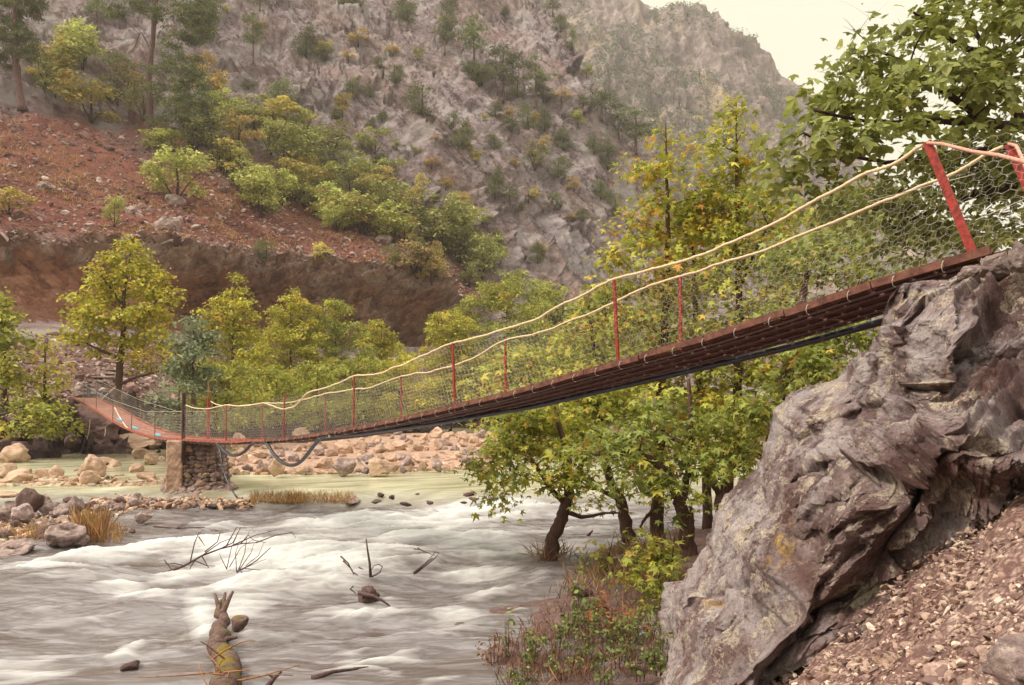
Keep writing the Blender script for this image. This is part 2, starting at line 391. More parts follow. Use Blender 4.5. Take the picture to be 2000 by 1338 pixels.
def foot(px, py):
    "where the hillside is seen at a photo pixel"
    d = (hxp - px) ** 2 + (hyp - py) ** 2; d = np.where(VISH, d, 1e9); m = d.min()
    c = np.where(d < m + 9, GH[..., 1], 1e9); k = np.unravel_index(np.argmin(c), c.shape)
    return GH[k].copy()

def hillmat():
    m, t, o = newmat('hillside'); v = coords(t, 'World')
    a1 = attr(t, 'soil'); a2 = attr(t, 'cliff'); a3 = attr(t, 'talus'); a4 = attr(t, 'road'); a5 = attr(t, 'bank'); cav = attr(t, 'cap')
    nb = noise(t, .07, 6, .6, v, .5); nm = noise(t, .5, 8, .68, v, .3); nf = noise(t, 2.6, 8, .72, v)
    vs = bedded(t, (.07, .12, .42), -52); ns = noise(t, 1.6, 9, .72, vs, .3); nk = noise(t, 1.25, 8, .75, v, .2)
    vl = bedded(t, (.10, .12, .75), -14); nl = noise(t, 1.0, 8, .7, vl, .8)
    rock = ramp(t, nm, [(.3, (.21, .145, .15)), (.47, (.38, .295, .30)), (.6, (.47, .385, .385)), (.8, (.56, .48, .47))])
    rock = mixc(t, ramp(t, ns, [(.40, (.9, .9, .9)), (.48, (0, 0, 0))]), rock, (.16, .10, .095))
    rock = mixc(t, ramp(t, nl, [(.36, (.6, .6, .6)), (.46, (0, 0, 0))]), rock, (.11, .06, .06))
    rock = mixc(t, ramp(t, nk, [(.38, (.9, .9, .9)), (.45, (0, 0, 0))]), rock, (.13, .08, .075)); rock = mixc(t, ramp(t, nk, [(.56, (0, 0, 0)), (.68, (.7, .7, .7))]), rock, (.52, .44, .40))
    rock = mixc(t, ramp(t, nb, [(.48, (0, 0, 0)), (.62, (.45, .45, .45))]), rock, (.38, .25, .20))
    rock = mixc(t, ramp(t, noise(t, .12, 7, .65, v, .6), [(.50, (0, 0, 0)), (.60, (.75, .75, .75))]), rock, (.54, .48, .47))
    so = ramp(t, nm, [(.3, (.16, .06, .05)), (.5, (.29, .105, .075)), (.7, (.40, .17, .115))])
    so = mixc(t, ramp(t, noise(t, .35, 7, .7, v, .3), [(.38, (.85, .85, .85)), (.5, (0, 0, 0))]), so, (.13, .05, .04))
    so = mixc(t, ramp(t, nf, [(.55, (0, 0, 0)), (.72, (.7, .7, .7))]), so, (.40, .22, .15))
    so = mixc(t, ramp(t, noise(t, .9, 6, .7, v), [(.62, (0, 0, 0)), (.68, (.8, .8, .8))]), so, (.27, .19, .17))
    so = mixc(t, ramp(t, nb, [(.5, (0, 0, 0)), (.68, (.55, .55, .55))]), so, (.40, .19, .09))
    cl = ramp(t, nm, [(.3, (.32, .125, .08)), (.52, (.52, .25, .16)), (.72, (.62, .35, .24))])
    cl = mixc(t, ramp(t, ns, [(.38, (.8, .8, .8)), (.5, (0, 0, 0))]), cl, (.13, .045, .035))
    cr = ramp(t, nm, [(.36, (.24, .125, .10)), (.5, (.46, .28, .21)), (.62, (.66, .50, .42))]); cr = mixc(t, ramp(t, nk, [(.36, (.8, .8, .8)), (.44, (0, 0, 0))]), cr, (.13, .065, .06))
    cl = mixc(t, cav, cl, cr)
    ta = ramp(t, nf, [(.32, (.16, .09, .08)), (.5, (.34, .22, .19)), (.7, (.52, .37, .32))])
    ta = mixc(t, ramp(t, nm, [(.45, (0, 0, 0)), (.6, (.5, .5, .5))]), ta, (.24, .12, .09))
    ro = ramp(t, nf, [(.3, (.38, .30, .28)), (.7, (.55, .46, .42))])
    ba = ramp(t, nf, [(.32, (.035, .018, .02)), (.5, (.09, .05, .045)), (.72, (.2, .13, .11))])
    c = mixc(t, a1, rock, so); c = mixc(t, a2, c, cl); c = mixc(t, a3, c, ta); c = mixc(t, a4, c, ro); c = mixc(t, a5, c, ba)
    b = bump(t, nm, .8, 1.6); b = bump(t, ns, .7, 1.0, b); b = bump(t, nk, .9, .7, b); b = bump(t, nf, .8, .3, b)
    bsdf(t, o, c, .92, b, .15); return m
M['hill'] = hillmat()
nvh, nuh = GH.shape[:2]
capm = np.clip(np.maximum(sstep(5.62, 5.8, HT + .2 * fbm(G0 / 4, 15, 3)), sstep(430, 600, HX + 60 * fbm(G0 / 6, 16, 3)) * (.35 + .4 * sstep(-.1, .3, fbm(G0 / 3, 18, 4)))), 0, 1)
hill = mesh('hillside', GH.reshape(-1, 3), grid_faces(nuh, nvh), M['hill'], smooth=True,
            attrs=dict(soil=soil.ravel(), cliff=cliff.ravel(), talus=talus.ravel(), road=road.ravel(), bank=bank.ravel(), cap=capm.ravel()))
tag(hill, 'steep grey rock slope above red soil and an orange road cut', kind='structure')

# far mountain behind
MT = {
 700:  [(800, 300), (600, 380), (300, 470), (100, 560), (-150, 700), (0, 950)],
 1040: [(800, 300), (620, 390), (320, 480), (120, 560), (-40, 680), (60, 950)],
 1200: [(800, 300), (640, 390), (360, 480), (160, 550), (-5, 640), (100, 950)],
 1265: [(800, 300), (640, 390), (380, 480), (180, 545), (8, 630), (120, 950)],
 1300: [(800, 300), (650, 390), (390, 480), (190, 545), (18, 625), (120, 950)],
 1370: [(800, 300), (650, 390), (400, 480), (200, 545), (14, 625), (120, 950)],
 1400: [(800, 300), (660, 390), (410, 480), (220, 545), (38, 620), (150, 950)],
 1470: [(800, 300), (670, 390), (430, 480), (250, 545), (84, 615), (190, 950)],
 1530: [(800, 300), (680, 390), (450, 480), (290, 545), (150, 610), (240, 950)],
 1580: [(800, 300), (690, 390), (480, 480), (330, 545), (195, 610), (290, 950)],
 1650: [(800, 300), (700, 390), (520, 480), (390, 545), (290, 610), (380, 950)],
 1800: [(800, 300), (730, 390), (600, 480), (500, 545), (430, 610), (500, 950)],
 2200: [(800, 300), (750, 390), (690, 480), (640, 545), (590, 610), (620, 950)],
 2700: [(800, 300), (750, 390), (690, 480), (640, 545), (600, 610), (620, 950)],
}
GM, MX_, MY_, MTt = column_surface(MT, 620, [40, 90, 90, 110, 8], 700, 2700)
nm_ = blur(normals(GM), 20); nm_ /= np.linalg.norm(nm_, axis=-1, keepdims=True)
wm = fbm(GM / 60, 5, 3)
q = np.stack([GM[..., 0] / 28 + wm, GM[..., 2] / 75 + wm, GM[..., 1] / 80], -1)
md = fbm(q, 6, 5, .5, True) * 12 + fbm(GM / 9, 8, 4, .6, True) * 3.5 + slabs(GM[..., 2], GM[..., 0] + .3 * GM[..., 2], 30, 11, wm * 1.5 + .3 * fbm(GM / 12, 7, 3), 9) * 3.5 - 3
md *= (1 - sstep(3.9, 4.0, MTt) * .45) * 1.0
md -= 26 * np.exp(-((MX_ - 1275) / 9.) ** 2 - ((MY_ - 205) / 14.) ** 2)
GMd = GM + nm_ * md[..., None]
def mtmat():
    m, t, o = newmat('mountain'); v = coords(t, 'World', (1, 1, .45))
    n1 = noise(t, .03, 8, .7, v, .5); n2 = noise(t, .14, 8, .72, v)
    c = ramp(t, n2, [(.3, (.10, .07, .07)), (.48, (.21, .165, .155)), (.64, (.38, .31, .27)), (.8, (.50, .41, .33))])
    c = mixc(t, ramp(t, n1, [(.55, (0, 0, 0)), (.66, (.85, .85, .85))]), c, (.50, .37, .25))
    bsdf(t, o, c, .95, bump(t, n2, .8, 4), .1); return m
M['mountain'] = mtmat()
mt = mesh('mountain', GMd.reshape(-1, 3), grid_faces(GM.shape[1], GM.shape[0]), M['mountain'], smooth=True)
tag(mt, 'hazy pointed rock mountain with scattered scrub behind the gorge', kind='structure')

# ------------------------------------------------------------------ base ground and water
gr = mesh('ground', [[-3000, -200, -1.3], [3000, -200, -1.3], [3000, 5000, -1.3], [-3000, 5000, -1.3]], np.array([[0, 1, 2, 3]]),
          simple('riverbed', (.16, .10, .08), .9, .3, 1.5, .05)); tag(gr, kind='structure')
def pix2water(px, py, z=0.): 
    Y = (EYE - z) * F / (py - HY); return (px - 1000) / F * Y, Y
FARZ = .5
rowpy = np.concatenate([np.linspace(2100, 1345, 70), np.linspace(1344, 985, 430), np.linspace(984, 835, 200)])
colpx = np.linspace(-900, 2500, 760)
WX_, WY_ = np.meshgrid(colpx, rowpy)
YY = EYE * F / (WY_ - HY); XX = (WX_ - 1000) / F * YY
def weirY(X): return 25.6 + .02 * X
lift = sstep(-.6, 1.6, YY - (25.4 + .5 * np.sin(XX * .4) + .35 * fbm(np.stack([XX / 2, YY / 2, 0 * XX], -1), 201, 2)))
FOAM = [  # px, py, rx, ry, tilt, amount
 (700,1022,260,13,-.03,.9),(950,1000,150,16,-.05,1.),(1150,1003,90,12,0,.8),(1370,965,60,30,0,.8),(820,1046,190,20,.0,.95),(600,1058,140,16,-.05,.75),
 (250,1082,200,14,-.14,1.),(60,1112,110,12,-.1,.8),(430,1070,110,24,-.1,1.),(520,1095,150,34,-.05,1.),(660,1108,150,26,0,.9),(240,1150,48,22,0,1.),
 (345,1122,70,18,-.2,.8),(480,1148,130,24,-.1,1.),(620,1140,110,20,-.05,.85),(395,1205,34,46,.5,1.),(470,1185,90,26,-.3,.85),(1000,1080,150,16,-.04,1.),
 (900,1062,120,12,-.02,.8),(920,1112,110,11,-.02,.9),(1100,1088,80,8,0,.6),(940,1150,80,20,-.1,.75),(1040,1135,40,12,-.4,.5),(700,1190,110,10,-.05,.75),(740,1165,60,9,0,.7),
 (885,1210,80,16,0,.8),(800,1240,120,12,.0,.65),(730,1288,90,10,-.1,.8),(700,1310,70,8,.1,.7),(40,1318,120,22,-.15,.75),(240,1268,60,12,-.5,.6),(270,1310,60,8,-.2,.7),
 (120,1215,190,45,-.1,.22),(300,1240,160,40,-.2,.22),(60,1260,150,40,-.1,.24),(440,1290,50,34,1.2,.6),(520,1240,120,30,.1,.35),(160,1130,150,20,-.05,.3),(1000,1190,30,5,.1,.7),(1250,1060,70,12,0,.5),(1180,1040,90,10,0,.6),
 (300,1165,60,14,.1,.6),(560,1160,90,16,.1,.6),(850,1330,60,8,-.1,.5),(450,1025,90,10,.05,.6),(760,1075,120,14,0,.75),(880,1020,100,14,-.06,.9),(1080,1040,110,10,0,.7),
]
FS = XX * math.cos(R(24)) + YY * math.sin(R(24)); FN = -XX * math.sin(R(24)) + YY * math.cos(R(24)); FN = FN + .35 * fbm(np.stack([FS / 3, FN / 2, 0 * XX], -1), 209, 3)
wrp = np.stack([FS / 2.6, FN / 1.0, 0 * XX], -1)
w1 = fbm(wrp, 211, 4); w2 = fbm(wrp * 2.2, 221, 4)
fpx = WX_ + 26 * w1; fpy = WY_ + (7 + (WY_ - 980) * .055) * w2
foam = np.zeros_like(XX)
for (a, b, rx, ry, tl, am) in FOAM:
    dx = fpx - a; dy = fpy - b; ct, st = math.cos(tl), math.sin(tl)
    u_ = (dx * ct + dy * st) / rx; v_ = (-dx * st + dy * ct) / ry
    foam = np.maximum(foam, am * np.exp(-((u_ * u_ + v_ * v_) ** 1.1) * 1.0))
stre = fbm(np.stack([FS / 1.9, FN / .5, 0 * XX], -1), 231, 5, .6)
stre2 = fbm(np.stack([FS / .9, FN / .14, 0 * XX], -1), 241, 4, .6)
nearm = 1 - lift
foam = np.clip(foam * (.80 + .85 * stre + .28 * stre2) + .22 * np.clip(stre + .15 * stre2 - .02, 0, 1) * sstep(985, 1010, WY_), 0, 1) * nearm
bankmask = sstep(.3, 2.2, (XX + 1.3) * .9 + .12 * (YY - 10) - .3) # calmer and brown towards the right bank
foam *= 1 - .85 * sstep(1050, 1180, WX_) * sstep(1050, 1110, WY_)
silt_sheen = np.clip(.55 + .8 * stre, 0, 1) * sstep(900, 935, WY_) * lift  # pale far channel: turbid water plus sky reflection put into the colour
hgt = FARZ * lift + nearm * sstep(9, 12, YY) * (.20 * w1 + .16 * stre * foam + .09 * stre) + nearm * (1 - sstep(9, 12, YY)) * .06 * w1
hgt += nearm * foam * .07 + lift * .015 * stre
def watermat():
    m, t, o = newmat('water'); fo = attr(t, 'foam'); fa = attr(t, 'far'); fg = attr(t, 'pale')
    v = coords(t, 'World', (.55, 3.2, 1), (0, 0, R(-24))); n = noise(t, 1.6, 7, .62, v, .6)
    v2 = coords(t, 'World', (.5, 2, 1), (0, 0, R(-24))); n2 = noise(t, .6, 5, .6, v2, .4)
    nearc = ramp(t, n2, [(.3, (.10, .072, .06)), (.5, (.15, .128, .12)), (.7, (.22, .205, .20))])
    nearc = mixc(t, ramp(t, n, [(.45, (0, 0, 0)), (.75, (.7, .7, .7))]), nearc, (.42, .39, .41))
    farc = mixc(t, fg, (.22, .19, .11), (.62, .62, .42))
    farc = mixc(t, ramp(t, n, [(.5, (0, 0, 0)), (.7, (.25, .25, .25))]), farc, (.68, .68, .52)); farc = mixc(t, ramp(t, n, [(.3, (.4, .4, .4)), (.46, (0, 0, 0))]), farc, (.26, .25, .15))
    c = mixc(t, fa, nearc, farc)
    f = math_(t, 'ADD', fo, math_(t, 'MULTIPLY', math_(t, 'SUBTRACT', n, .5), .5), True)
    f2 = math_(t, 'MULTIPLY', f, ramp(t, fo, [(.03, (0, 0, 0)), (.25, (1, 1, 1))]))
    c = mixc(t, ramp(t, f2, [(.16, (0, 0, 0)), (.85, (1, 1, 1))]), c, (.58, .575, .555))
    rough = ramp(t, f2, [(.1, (.22, .22, .22)), (.5, (.9, .9, .9))])
    bsdf(t, o, c, rough, bump(t, n, .25, .05), .4); return m
M['water'] = watermat()
wat = mesh('water', np.stack([XX, YY, hgt], -1).reshape(-1, 3), grid_faces(len(colpx), len(rowpy)), M['water'], smooth=True,
           attrs=dict(foam=foam.ravel(), far=lift.ravel(), pale=silt_sheen.ravel()))
tag(wat, 'river: brown rapids with silky white foam, pale green channel behind', kind='structure')

# ------------------------------------------------------------------ near ground: gravel slope and muddy bank
EY = [-20, 4, 9.0, 10.4, 12, 14, 17, 20, 24, 30, 45]; EX = [-1.0, -.6, -.1, -.2, .25, 1.0, 1.7, 3.6, 6.8, 11.5, 20]
def gz(X, Y):
    s = 1.66 + .95 * X - .36 * Y
    s = np.minimum(s, 4.55 + .05 * X)
    b = np.clip((X - np.interp(Y, EY, EX)) * .10, -1.2, .55)
    d = s - b; return np.where(d > .6, s, np.where(d < -.6, b, b + (d + .6) ** 2 / 2.4))
def ground_patch(name, xs, ys, mat, kw):
    X, Y = np.meshgrid(xs, ys); p = np.stack([X, Y, 0 * X], -1)
    Z = gz(X, Y) + .07 * fbm(p / 1.1, 301, 4) + .035 * fbm(p / .25, 311, 4) + .25 * fbm(p / 4, 315, 2)
    Z = Z + (.22 * fbm(p / .9, 317, 4) - .05) * (1 - sstep(.3, .8, gz(X, Y)))
    Z = Z + .35 * fbm(np.stack([X / 1.5 - Y / 3, Y / .7, 0 * X], -1), 316, 4, .5, True) * sstep(1., 2.2, gz(X, Y)) * .3 - .05
    mud = 1 - sstep(.35, .9, gz(X, Y) + .3 * fbm(p / .8, 321, 3))
    o = mesh(name, np.stack([X, Y, Z], -1).reshape(-1, 3), grid_faces(len(xs), len(ys)), mat, smooth=True, attrs=dict(mud=mud.ravel()))
    tag(o, kind='structure', **kw); return X, Y, Z
def gravmat():
    m, t, o = newmat('gravel'); v = coords(t, 'World'); mu = attr(t, 'mud')
    vo = N(t, 'ShaderNodeTexVoronoi'); vo.inputs['Scale'].default_value = 28; vd = N(t, 'ShaderNodeVectorMath', operation='ADD'); t.links.new(v, vd.inputs[0]); vn_ = N(t, 'ShaderNodeTexNoise'); vn_.inputs['Scale'].default_value = 14; t.links.new(v, vn_.inputs['Vector']); vs_ = N(t, 'ShaderNodeVectorMath', operation='SCALE'); vs_.inputs['Scale'].default_value = .09; t.links.new(vn_.outputs['Color'], vs_.inputs[0]); t.links.new(vs_.outputs[0], vd.inputs[1]); t.links.new(vd.outputs[0], vo.inputs[0]); vo.inputs['Randomness'].default_value = 1
    v2 = N(t, 'ShaderNodeTexVoronoi'); v2.inputs['Scale'].default_value = 70; t.links.new(v, v2.inputs[0])
    sep = N(t, 'ShaderNodeSeparateColor'); t.links.new(vo.outputs['Color'], sep.inputs[0])
    nb = noise(t, .9, 6, .6, v, .5); nf = noise(t, 30, 6, .7, v)
    stone = ramp(t, sep.outputs[0], [(0., (.20, .13, .11)), (.45, (.38, .25, .20)), (.8, (.50, .36, .29)), (1, (.62, .49, .40))])
    dirt = ramp(t, nf, [(.3, (.15, .08, .065)), (.7, (.32, .18, .14))])
    c = mixc(t, ramp(t, nb, [(.4, (0, 0, 0)), (.58, (1, 1, 1))]), stone, dirt)
    c = mixc(t, ramp(t, vo.outputs['Distance'], [(.35, (0, 0, 0)), (.6, (.7, .7, .7))]), c, (.09, .045, .04))
    mc = ramp(t, noise(t, 5, 7, .7, v), [(.3, (.09, .055, .05)), (.55, (.18, .115, .10)), (.75, (.30, .20, .15))])
    c = mixc(t, mu, c, mc)
    h = math_(t, 'SUBTRACT', 1.0, vo.outputs['Distance']); b = bump(t, h, .5, .02); b = bump(t, math_(t, 'SUBTRACT', 1.0, v2.outputs['Distance']), .5, .012, b)
    b = bump(t, nf, .4, .01, b)
    bsdf(t, o, c, .9, b, .25); return m
M['gravel'] = gravmat()
ground_patch('gravel_slope', np.arange(-3, 12.01, .045), np.concatenate([np.arange(-5, 11, .045)]), M['gravel'], {})
ground_patch('river_bank', np.arange(-1.5, 26, .12), np.arange(10.9, 46, .12), M['gravel'], {})
tag(bpy.data.objects['gravel_slope'], 'steep slope of loose gravel and broken stone', kind='structure')

# ------------------------------------------------------------------ big outcrop beside the bridge
S = [(1270,1420,9.4),(1300,1330,9.5),(1315,1240,9.6),(1322,1190,9.7),(1335,1145,9.8),(1380,1060,9.8),(1402,1000,9.7),(1435,950,9.6),(1468,925,9.5),(1480,895,9.4),(1500,850,9.2),(1520,800,9.0),(1555,768,8.7),(1610,745,8.5),
     (1650,728,8.3),(1668,700,8.1),(1695,680,7.9),(1706,640,7.7),(1722,610,7.5),(1740,572,7.3),(1765,556,7.15),(1800,548,7.0),(1860,546,6.85),(1905,530,6.75),(1940,508,6.6),(1975,500,6.4),(2010,492,6.2),(2100,480,5.9),(2300,450,5.4)]
Gl = [(1290,1480),(1330,1400),(1400,1345),(1440,1325),(1480,1300),(1530,1275),(1570,1250),(1600,1225),(1635,1205),(1660,1185),(1690,1155),(1720,1130),(1750,1105),(1780,1085),
      (1800,1065),(1815,1050),(1830,1040),(1850,1028),(1870,1020),(1890,1008),(1910,998),(1930,985),(1950,970),(1970,950),(1990,930),(2015,910),(2040,895),(2110,870),(2300,840)]
ns, ntt = 640, 640
si = np.linspace(0, 1, len(S)); su = np.linspace(0, 1, ns); S = np.array(S, float); Gl = np.array(Gl, float)
Sx = np.interp(su, si, S[:, 0]); Sy = np.interp(su, si, S[:, 1]); Sd = np.interp(su, si, S[:, 2])
Gx = np.interp(su, si, Gl[:, 0]) + 26; Gy = np.interp(su, si, Gl[:, 1]) + 30; Gd = 1.94 / (.95 * (Gx - 1000) / F - .36 - (HY - Gy) / F) - .28
tv = np.concatenate([np.linspace(-.22, 0, 60, endpoint=False), np.linspace(0, 1.04, ntt - 60)])
T, U = np.meshgrid(tv, su, indexing='ij'); Tp = np.clip(T, 0, 2)
OX = Sx + (Gx - Sx) * Tp; OY = Sy + (Gy - Sy) * Tp
prof = 1 - (1 - np.clip(Tp, 0, 1)) ** 1.7
OD = Sd + (Gd - Sd) * prof - .38 * np.sin(np.pi * np.clip(Tp, 0, 1)) ** .8 * (1 - .35 * U)
def sdl(line, x, y):
    "signed height (px) below a polyline, with a weight that fades beyond its ends"
    l = np.array(line, float); yy = np.interp(x, l[:, 0], l[:, 1]); wgt = sstep(l[0, 0] - 30, l[0, 0] + 20, x) * (1 - sstep(l[-1, 0] - 20, l[-1, 0] + 30, x))
    return y - yy, wgt
wn = P(OX, OY, OD); jit = 14 * fbm(wn * 1.3, 401, 4)
xw = OX + jit; yw = OY + jit
for line, a, wd, fade in (
    ([(1470,1030),(1540,960),(1610,915),(1700,862),(1780,850),(1850,812),(1950,800),(2300,760)], -.30, 12, 190),
    ([(1470,1190),(1520,1165),(1560,1180),(1620,1165),(1700,1115),(1760,1070),(1820,1040),(1900,985),(1990,925)], .12, 26, 110),
    ([(1540,860),(1600,820),(1690,790),(1760,780),(1790,745)], .16, 10, 60),
    ([(1800,790),(1830,720),(1880,680),(1940,672),(2300,640)], .22, 20, 120),
    ([(1500,1010),(1580,900),(1640,880)], .2, 8, 60),
    ([(1700,940),(1790,960),(1880,945),(2020,930)], .12, 8, 40),
    ([(1350,1190),(1430,1150),(1500,1120)], .15, 8, 50)):
    sdv, wgt = sdl(line, xw, yw)
    OD = OD + a * wgt * sstep(-wd, wd, sdv) * (1 - sstep(fade * .5, fade, sdv))
# the long diagonal ribs that climb to the right, and one open crack
for (x0, y0, x1, y1, dep, wd) in ((1420,1240,1640,870,.30,12),(1340,1230,1500,1000,.16,9),(1655,820,1800,600,.16,9),(1500,1330,1600,1180,.12,8),(1780,1000,1885,880,.34,7),(1560,1060,1700,930,.1,7),(1880,690,1960,600,.12,8),(1600,900,1560,780,.1,6)):
    dx, dy = x1 - x0, y1 - y0; L = math.hypot(dx, dy); tt_ = np.clip(((xw - x0) * dx + (yw - y0) * dy) / L / L, 0, 1)
    dd = np.hypot(xw - x0 - tt_ * dx, yw - y0 - tt_ * dy); OD = OD + dep * np.exp(-(dd / wd) ** 2)
gsy, gsx = np.gradient(OD); gpy = np.gradient(OY, axis=0); gpx_ = np.gradient(OX, axis=0)
steep = blur((np.abs(gsy) / (np.hypot(gpy, gpx_) + .05) * 214 )[..., None], 4)[..., 0]; calm = 1 / (1 + (steep / 2.6) ** 2)
GO = P(OX, OY, OD)
back = np.clip(-T / .22, 0, 1)
GO[..., 1] += back * 2.2; GO[..., 2] -= back ** 1.3 * 2.6; GO[..., 0] += back * (.35 + .5 * U)
no = blur(normals(GO), 60); no /= np.linalg.norm(no, axis=-1, keepdims=True)
a1 = math.cos(R(50)); b1_ = math.sin(R(50))
al = GO[..., 0] * a1 + GO[..., 2] * b1_; ac = -GO[..., 0] * b1_ + GO[..., 2] * a1
wv = fbm(GO / 1.2, 411, 4)
q1 = np.stack([al / 1.8 + wv * .6, ac / .55 + wv * .8, GO[..., 1] / 1.2], -1)
al = (OX * a1 - OY * b1_) / 214; ac = (OX * b1_ + OY * a1) / 214; zz0 = 0 * al
m2 = lambda k: np.stack([al / k, ac / k, zz0], -1)
wa = .12 * fbm(m2(.9), 421, 3) + .02 * fbm(m2(.1), 423, 3); wb = .12 * fbm(m2(.9), 425, 3) + .02 * fbm(m2(.1), 427, 3)
od = slabs(al + wa, ac + wb, 1.3, .62, 0, 429) * .32 + slabs(al + wa, ac + wb, .8, .34, 0, 431) * .13 + slabs(al * .92 + .39 * ac + wa, ac * .92 - .39 * al + wb, .42, .21, 0, 435) * .085 + slabs(al + .8 * wa, ac + .5 * al + wb, .17, .08, 0, 439) * .028
od = blur(od[..., None], 1)[..., 0]
od = od * (.25 + .75 * calm)
od += fbm(m2(.6), 455, 3) * .06 + fbm(GO / .12, 451, 5, .7) * .04 + np.clip(fbm(m2(.3), 461, 4), -.1, 1) * .04 + (cells(m2(.055), 465) - .5) * .014 * calm + (cells(GO / .09, 467) - .5) * .02 + fbm(GO / .35, 468, 4, .55, True) * .04
GO = GO + no * (od - .05)[..., None] * (1 - .4 * back[..., None]) * (1 - .6 * sstep(.9, 1.0, T))[..., None]
def outmat():
    m, t, o = newmat('outcrop'); v = coords(t, 'World'); vs = bedded(t, (.45, .8, 1.9), 50)
    ox = attr(t, 'ox'); 
    n1 = noise(t, 1.1, 8, .65, v, .5); n2 = noise(t, 7, 9, .72, v, .2); n3 = noise(t, 35, 6, .7, v); ns_ = noise(t, 2.2, 9, .7, vs, .5)
    c = ramp(t, n1, [(.36, (.11, .06, .055)), (.45, (.26, .18, .17)), (.53, (.42, .35, .345)), (.66, (.56, .49, .48))])
    c = mixc(t, ramp(t, ns_, [(.38, (.85, .85, .85)), (.5, (0, 0, 0))]), c, (.09, .045, .04))
    c = mixc(t, ox, c, ramp(t, n2, [(.3, (.07, .03, .028)), (.55, (.17, .075, .055)), (.75, (.30, .16, .11))]))
    nl = noise(t, 3.4, 10, .78, v, .25); nl2 = noise(t, 1.2, 4, .6, v)
    lf = math_(t, 'MULTIPLY', ramp(t, nl, [(.525, (0, 0, 0)), (.55, (1, 1, 1))]), ramp(t, nl2, [(.40, (0, 0, 0)), (.55, (.9, .9, .9))]))
    c = mixc(t, lf, c, mixc(t, ramp(t, n3, [(.4, (0, 0, 0)), (.6, (1, 1, 1))]), (.42, .33, .24), (.70, .60, .46)))
    mo = attr(t, 'yellow'); c = mixc(t, math_(t, 'MULTIPLY', mo, ramp(t, n2, [(.48, (0, 0, 0)), (.55, (1, 1, 1))])), c, (.55, .33, .03))
    c = mixc(t, ramp(t, n3, [(.34, (.85, .85, .85)), (.45, (0, 0, 0))]), c, (.07, .04, .035)); c = mixc(t, ramp(t, noise(t, 16, 7, .75, v), [(.60, (0, 0, 0)), (.66, (.7, .7, .7))]), c, (.55, .47, .42))
    n4 = noise(t, 90, 5, .7, v); b = bump(t, n1, .4, .12); b = bump(t, ns_, .8, .09, b); b = bump(t, n2, .9, .06, b); b = bump(t, n3, .9, .022, b); b = bump(t, n4, .7, .008, b)
    bsdf(t, o, c, ramp(t, n1, [(.4, (.8, .8, .8)), (.6, (.6, .6, .6))]), b, .35); return m
M['outcrop'] = outmat()
oxm = np.zeros_like(OX)
for (a, b, rx, ry, am) in ((1450,1280,130,70,.6),(1750,980,150,60,.45),(1480,1120,80,60,.35),(1900,740,120,60,.7),(1820,780,70,40,.6),(1900,960,120,50,.8),(1700,1150,160,60,.8),(1600,1080,90,50,.3),(1640,1200,110,40,.8),(1560,1260,110,60,.7),(1540,1000,40,60,.4),(1620,850,60,30,.3),(1950,540,60,30,.9)):
    oxm = np.maximum(oxm, am * np.exp(-(((xw - a) / rx) ** 2 + ((yw - b) / ry) ** 2)))
yel = np.zeros_like(OX)
for (a, b, rx, ry) in ((1545,1080,22,34),(1553,1045,14,14),(1530,1115,20,14),(1395,1180,10,8)): yel = np.maximum(yel, np.exp(-(((OX - a) / rx) ** 2 + ((OY - b) / ry) ** 2)))
orock = mesh('rock_outcrop', GO.reshape(-1, 3), grid_faces(ns, ntt), M['outcrop'], smooth=True, attrs=dict(ox=(oxm * (.7 + .6 * fbm(GO * 2, 471, 4))).ravel(), yellow=yel.ravel()))
tag(orock, 'massive grey brown lichen-spotted rock outcrop under the near end of the bridge', 'rock outcrop')

# ------------------------------------------------------------------ rock shapes
def ico(sub):
    import bmesh
    bm = bmesh.new(); bmesh.ops.create_icosphere(bm, subdivisions=sub, radius=1); v = np.array([x.co[:] for x in bm.verts]); f = np.array([[q.index for q in x.verts] for x in bm.faces]); bm.free(); return v, f
ICO = {k: ico(k) for k in (1, 2, 3, 4, 5)}
def rockshape(seed, sub=3, cuts=9, rough=.10, sq=(1, 1, 1)):
    r = np.random.default_rng(seed); v, f = ICO[sub]; p = v.copy() * (1 + .12 * fbm(v * 1.2 + seed, seed, 2)[:, None])
    for k in range(cuts):
        n = r.normal(size=3); n /= np.linalg.norm(n); d = r.uniform(.5, .85); h = np.clip(p @ n - d, 0, None); p = p - h[:, None] * n
    p = p * (1 + rough * fbm(v * 2.5 + 3 * seed, seed + 5, 4)[:, None] + rough * .6 * (cells(v * 1.8 + seed, seed + 9) - .5)[:, None])
    return p * np.array(sq), f
def rock_proto(seed, mat, sub=3, cuts=9, rough=.2):
    v, f = rockshape(seed, sub, cuts, rough); v = v / np.abs(v).max()
    me_o = mesh('boulder', v, f, mat, smooth=True); return me_o
PROTO = {}
def protos(key, mat, n, sub=3, cuts=9):
    PROTO[key] = []
    for k in range(n):
        o = rock_proto(40 * len(PROTO) + k * 3 + 1, M[mat], sub, cuts); PROTO[key].append(o.data); bpy.data.objects.remove(o)
protos('tan', 'boulder_tan', 7, 4, 12); protos('grey', 'boulder_grey', 7, 4, 12); protos('dark', 'boulder_dark', 5); protos('red', 'stone_red', 5); protos('chip', 'chip', 7, 2, 12)
protos('big', 'boulder_grey', 2, 5); protos('bigtan', 'boulder_tan', 2, 5); protos('bigdark', 'boulder_dark', 2, 5)
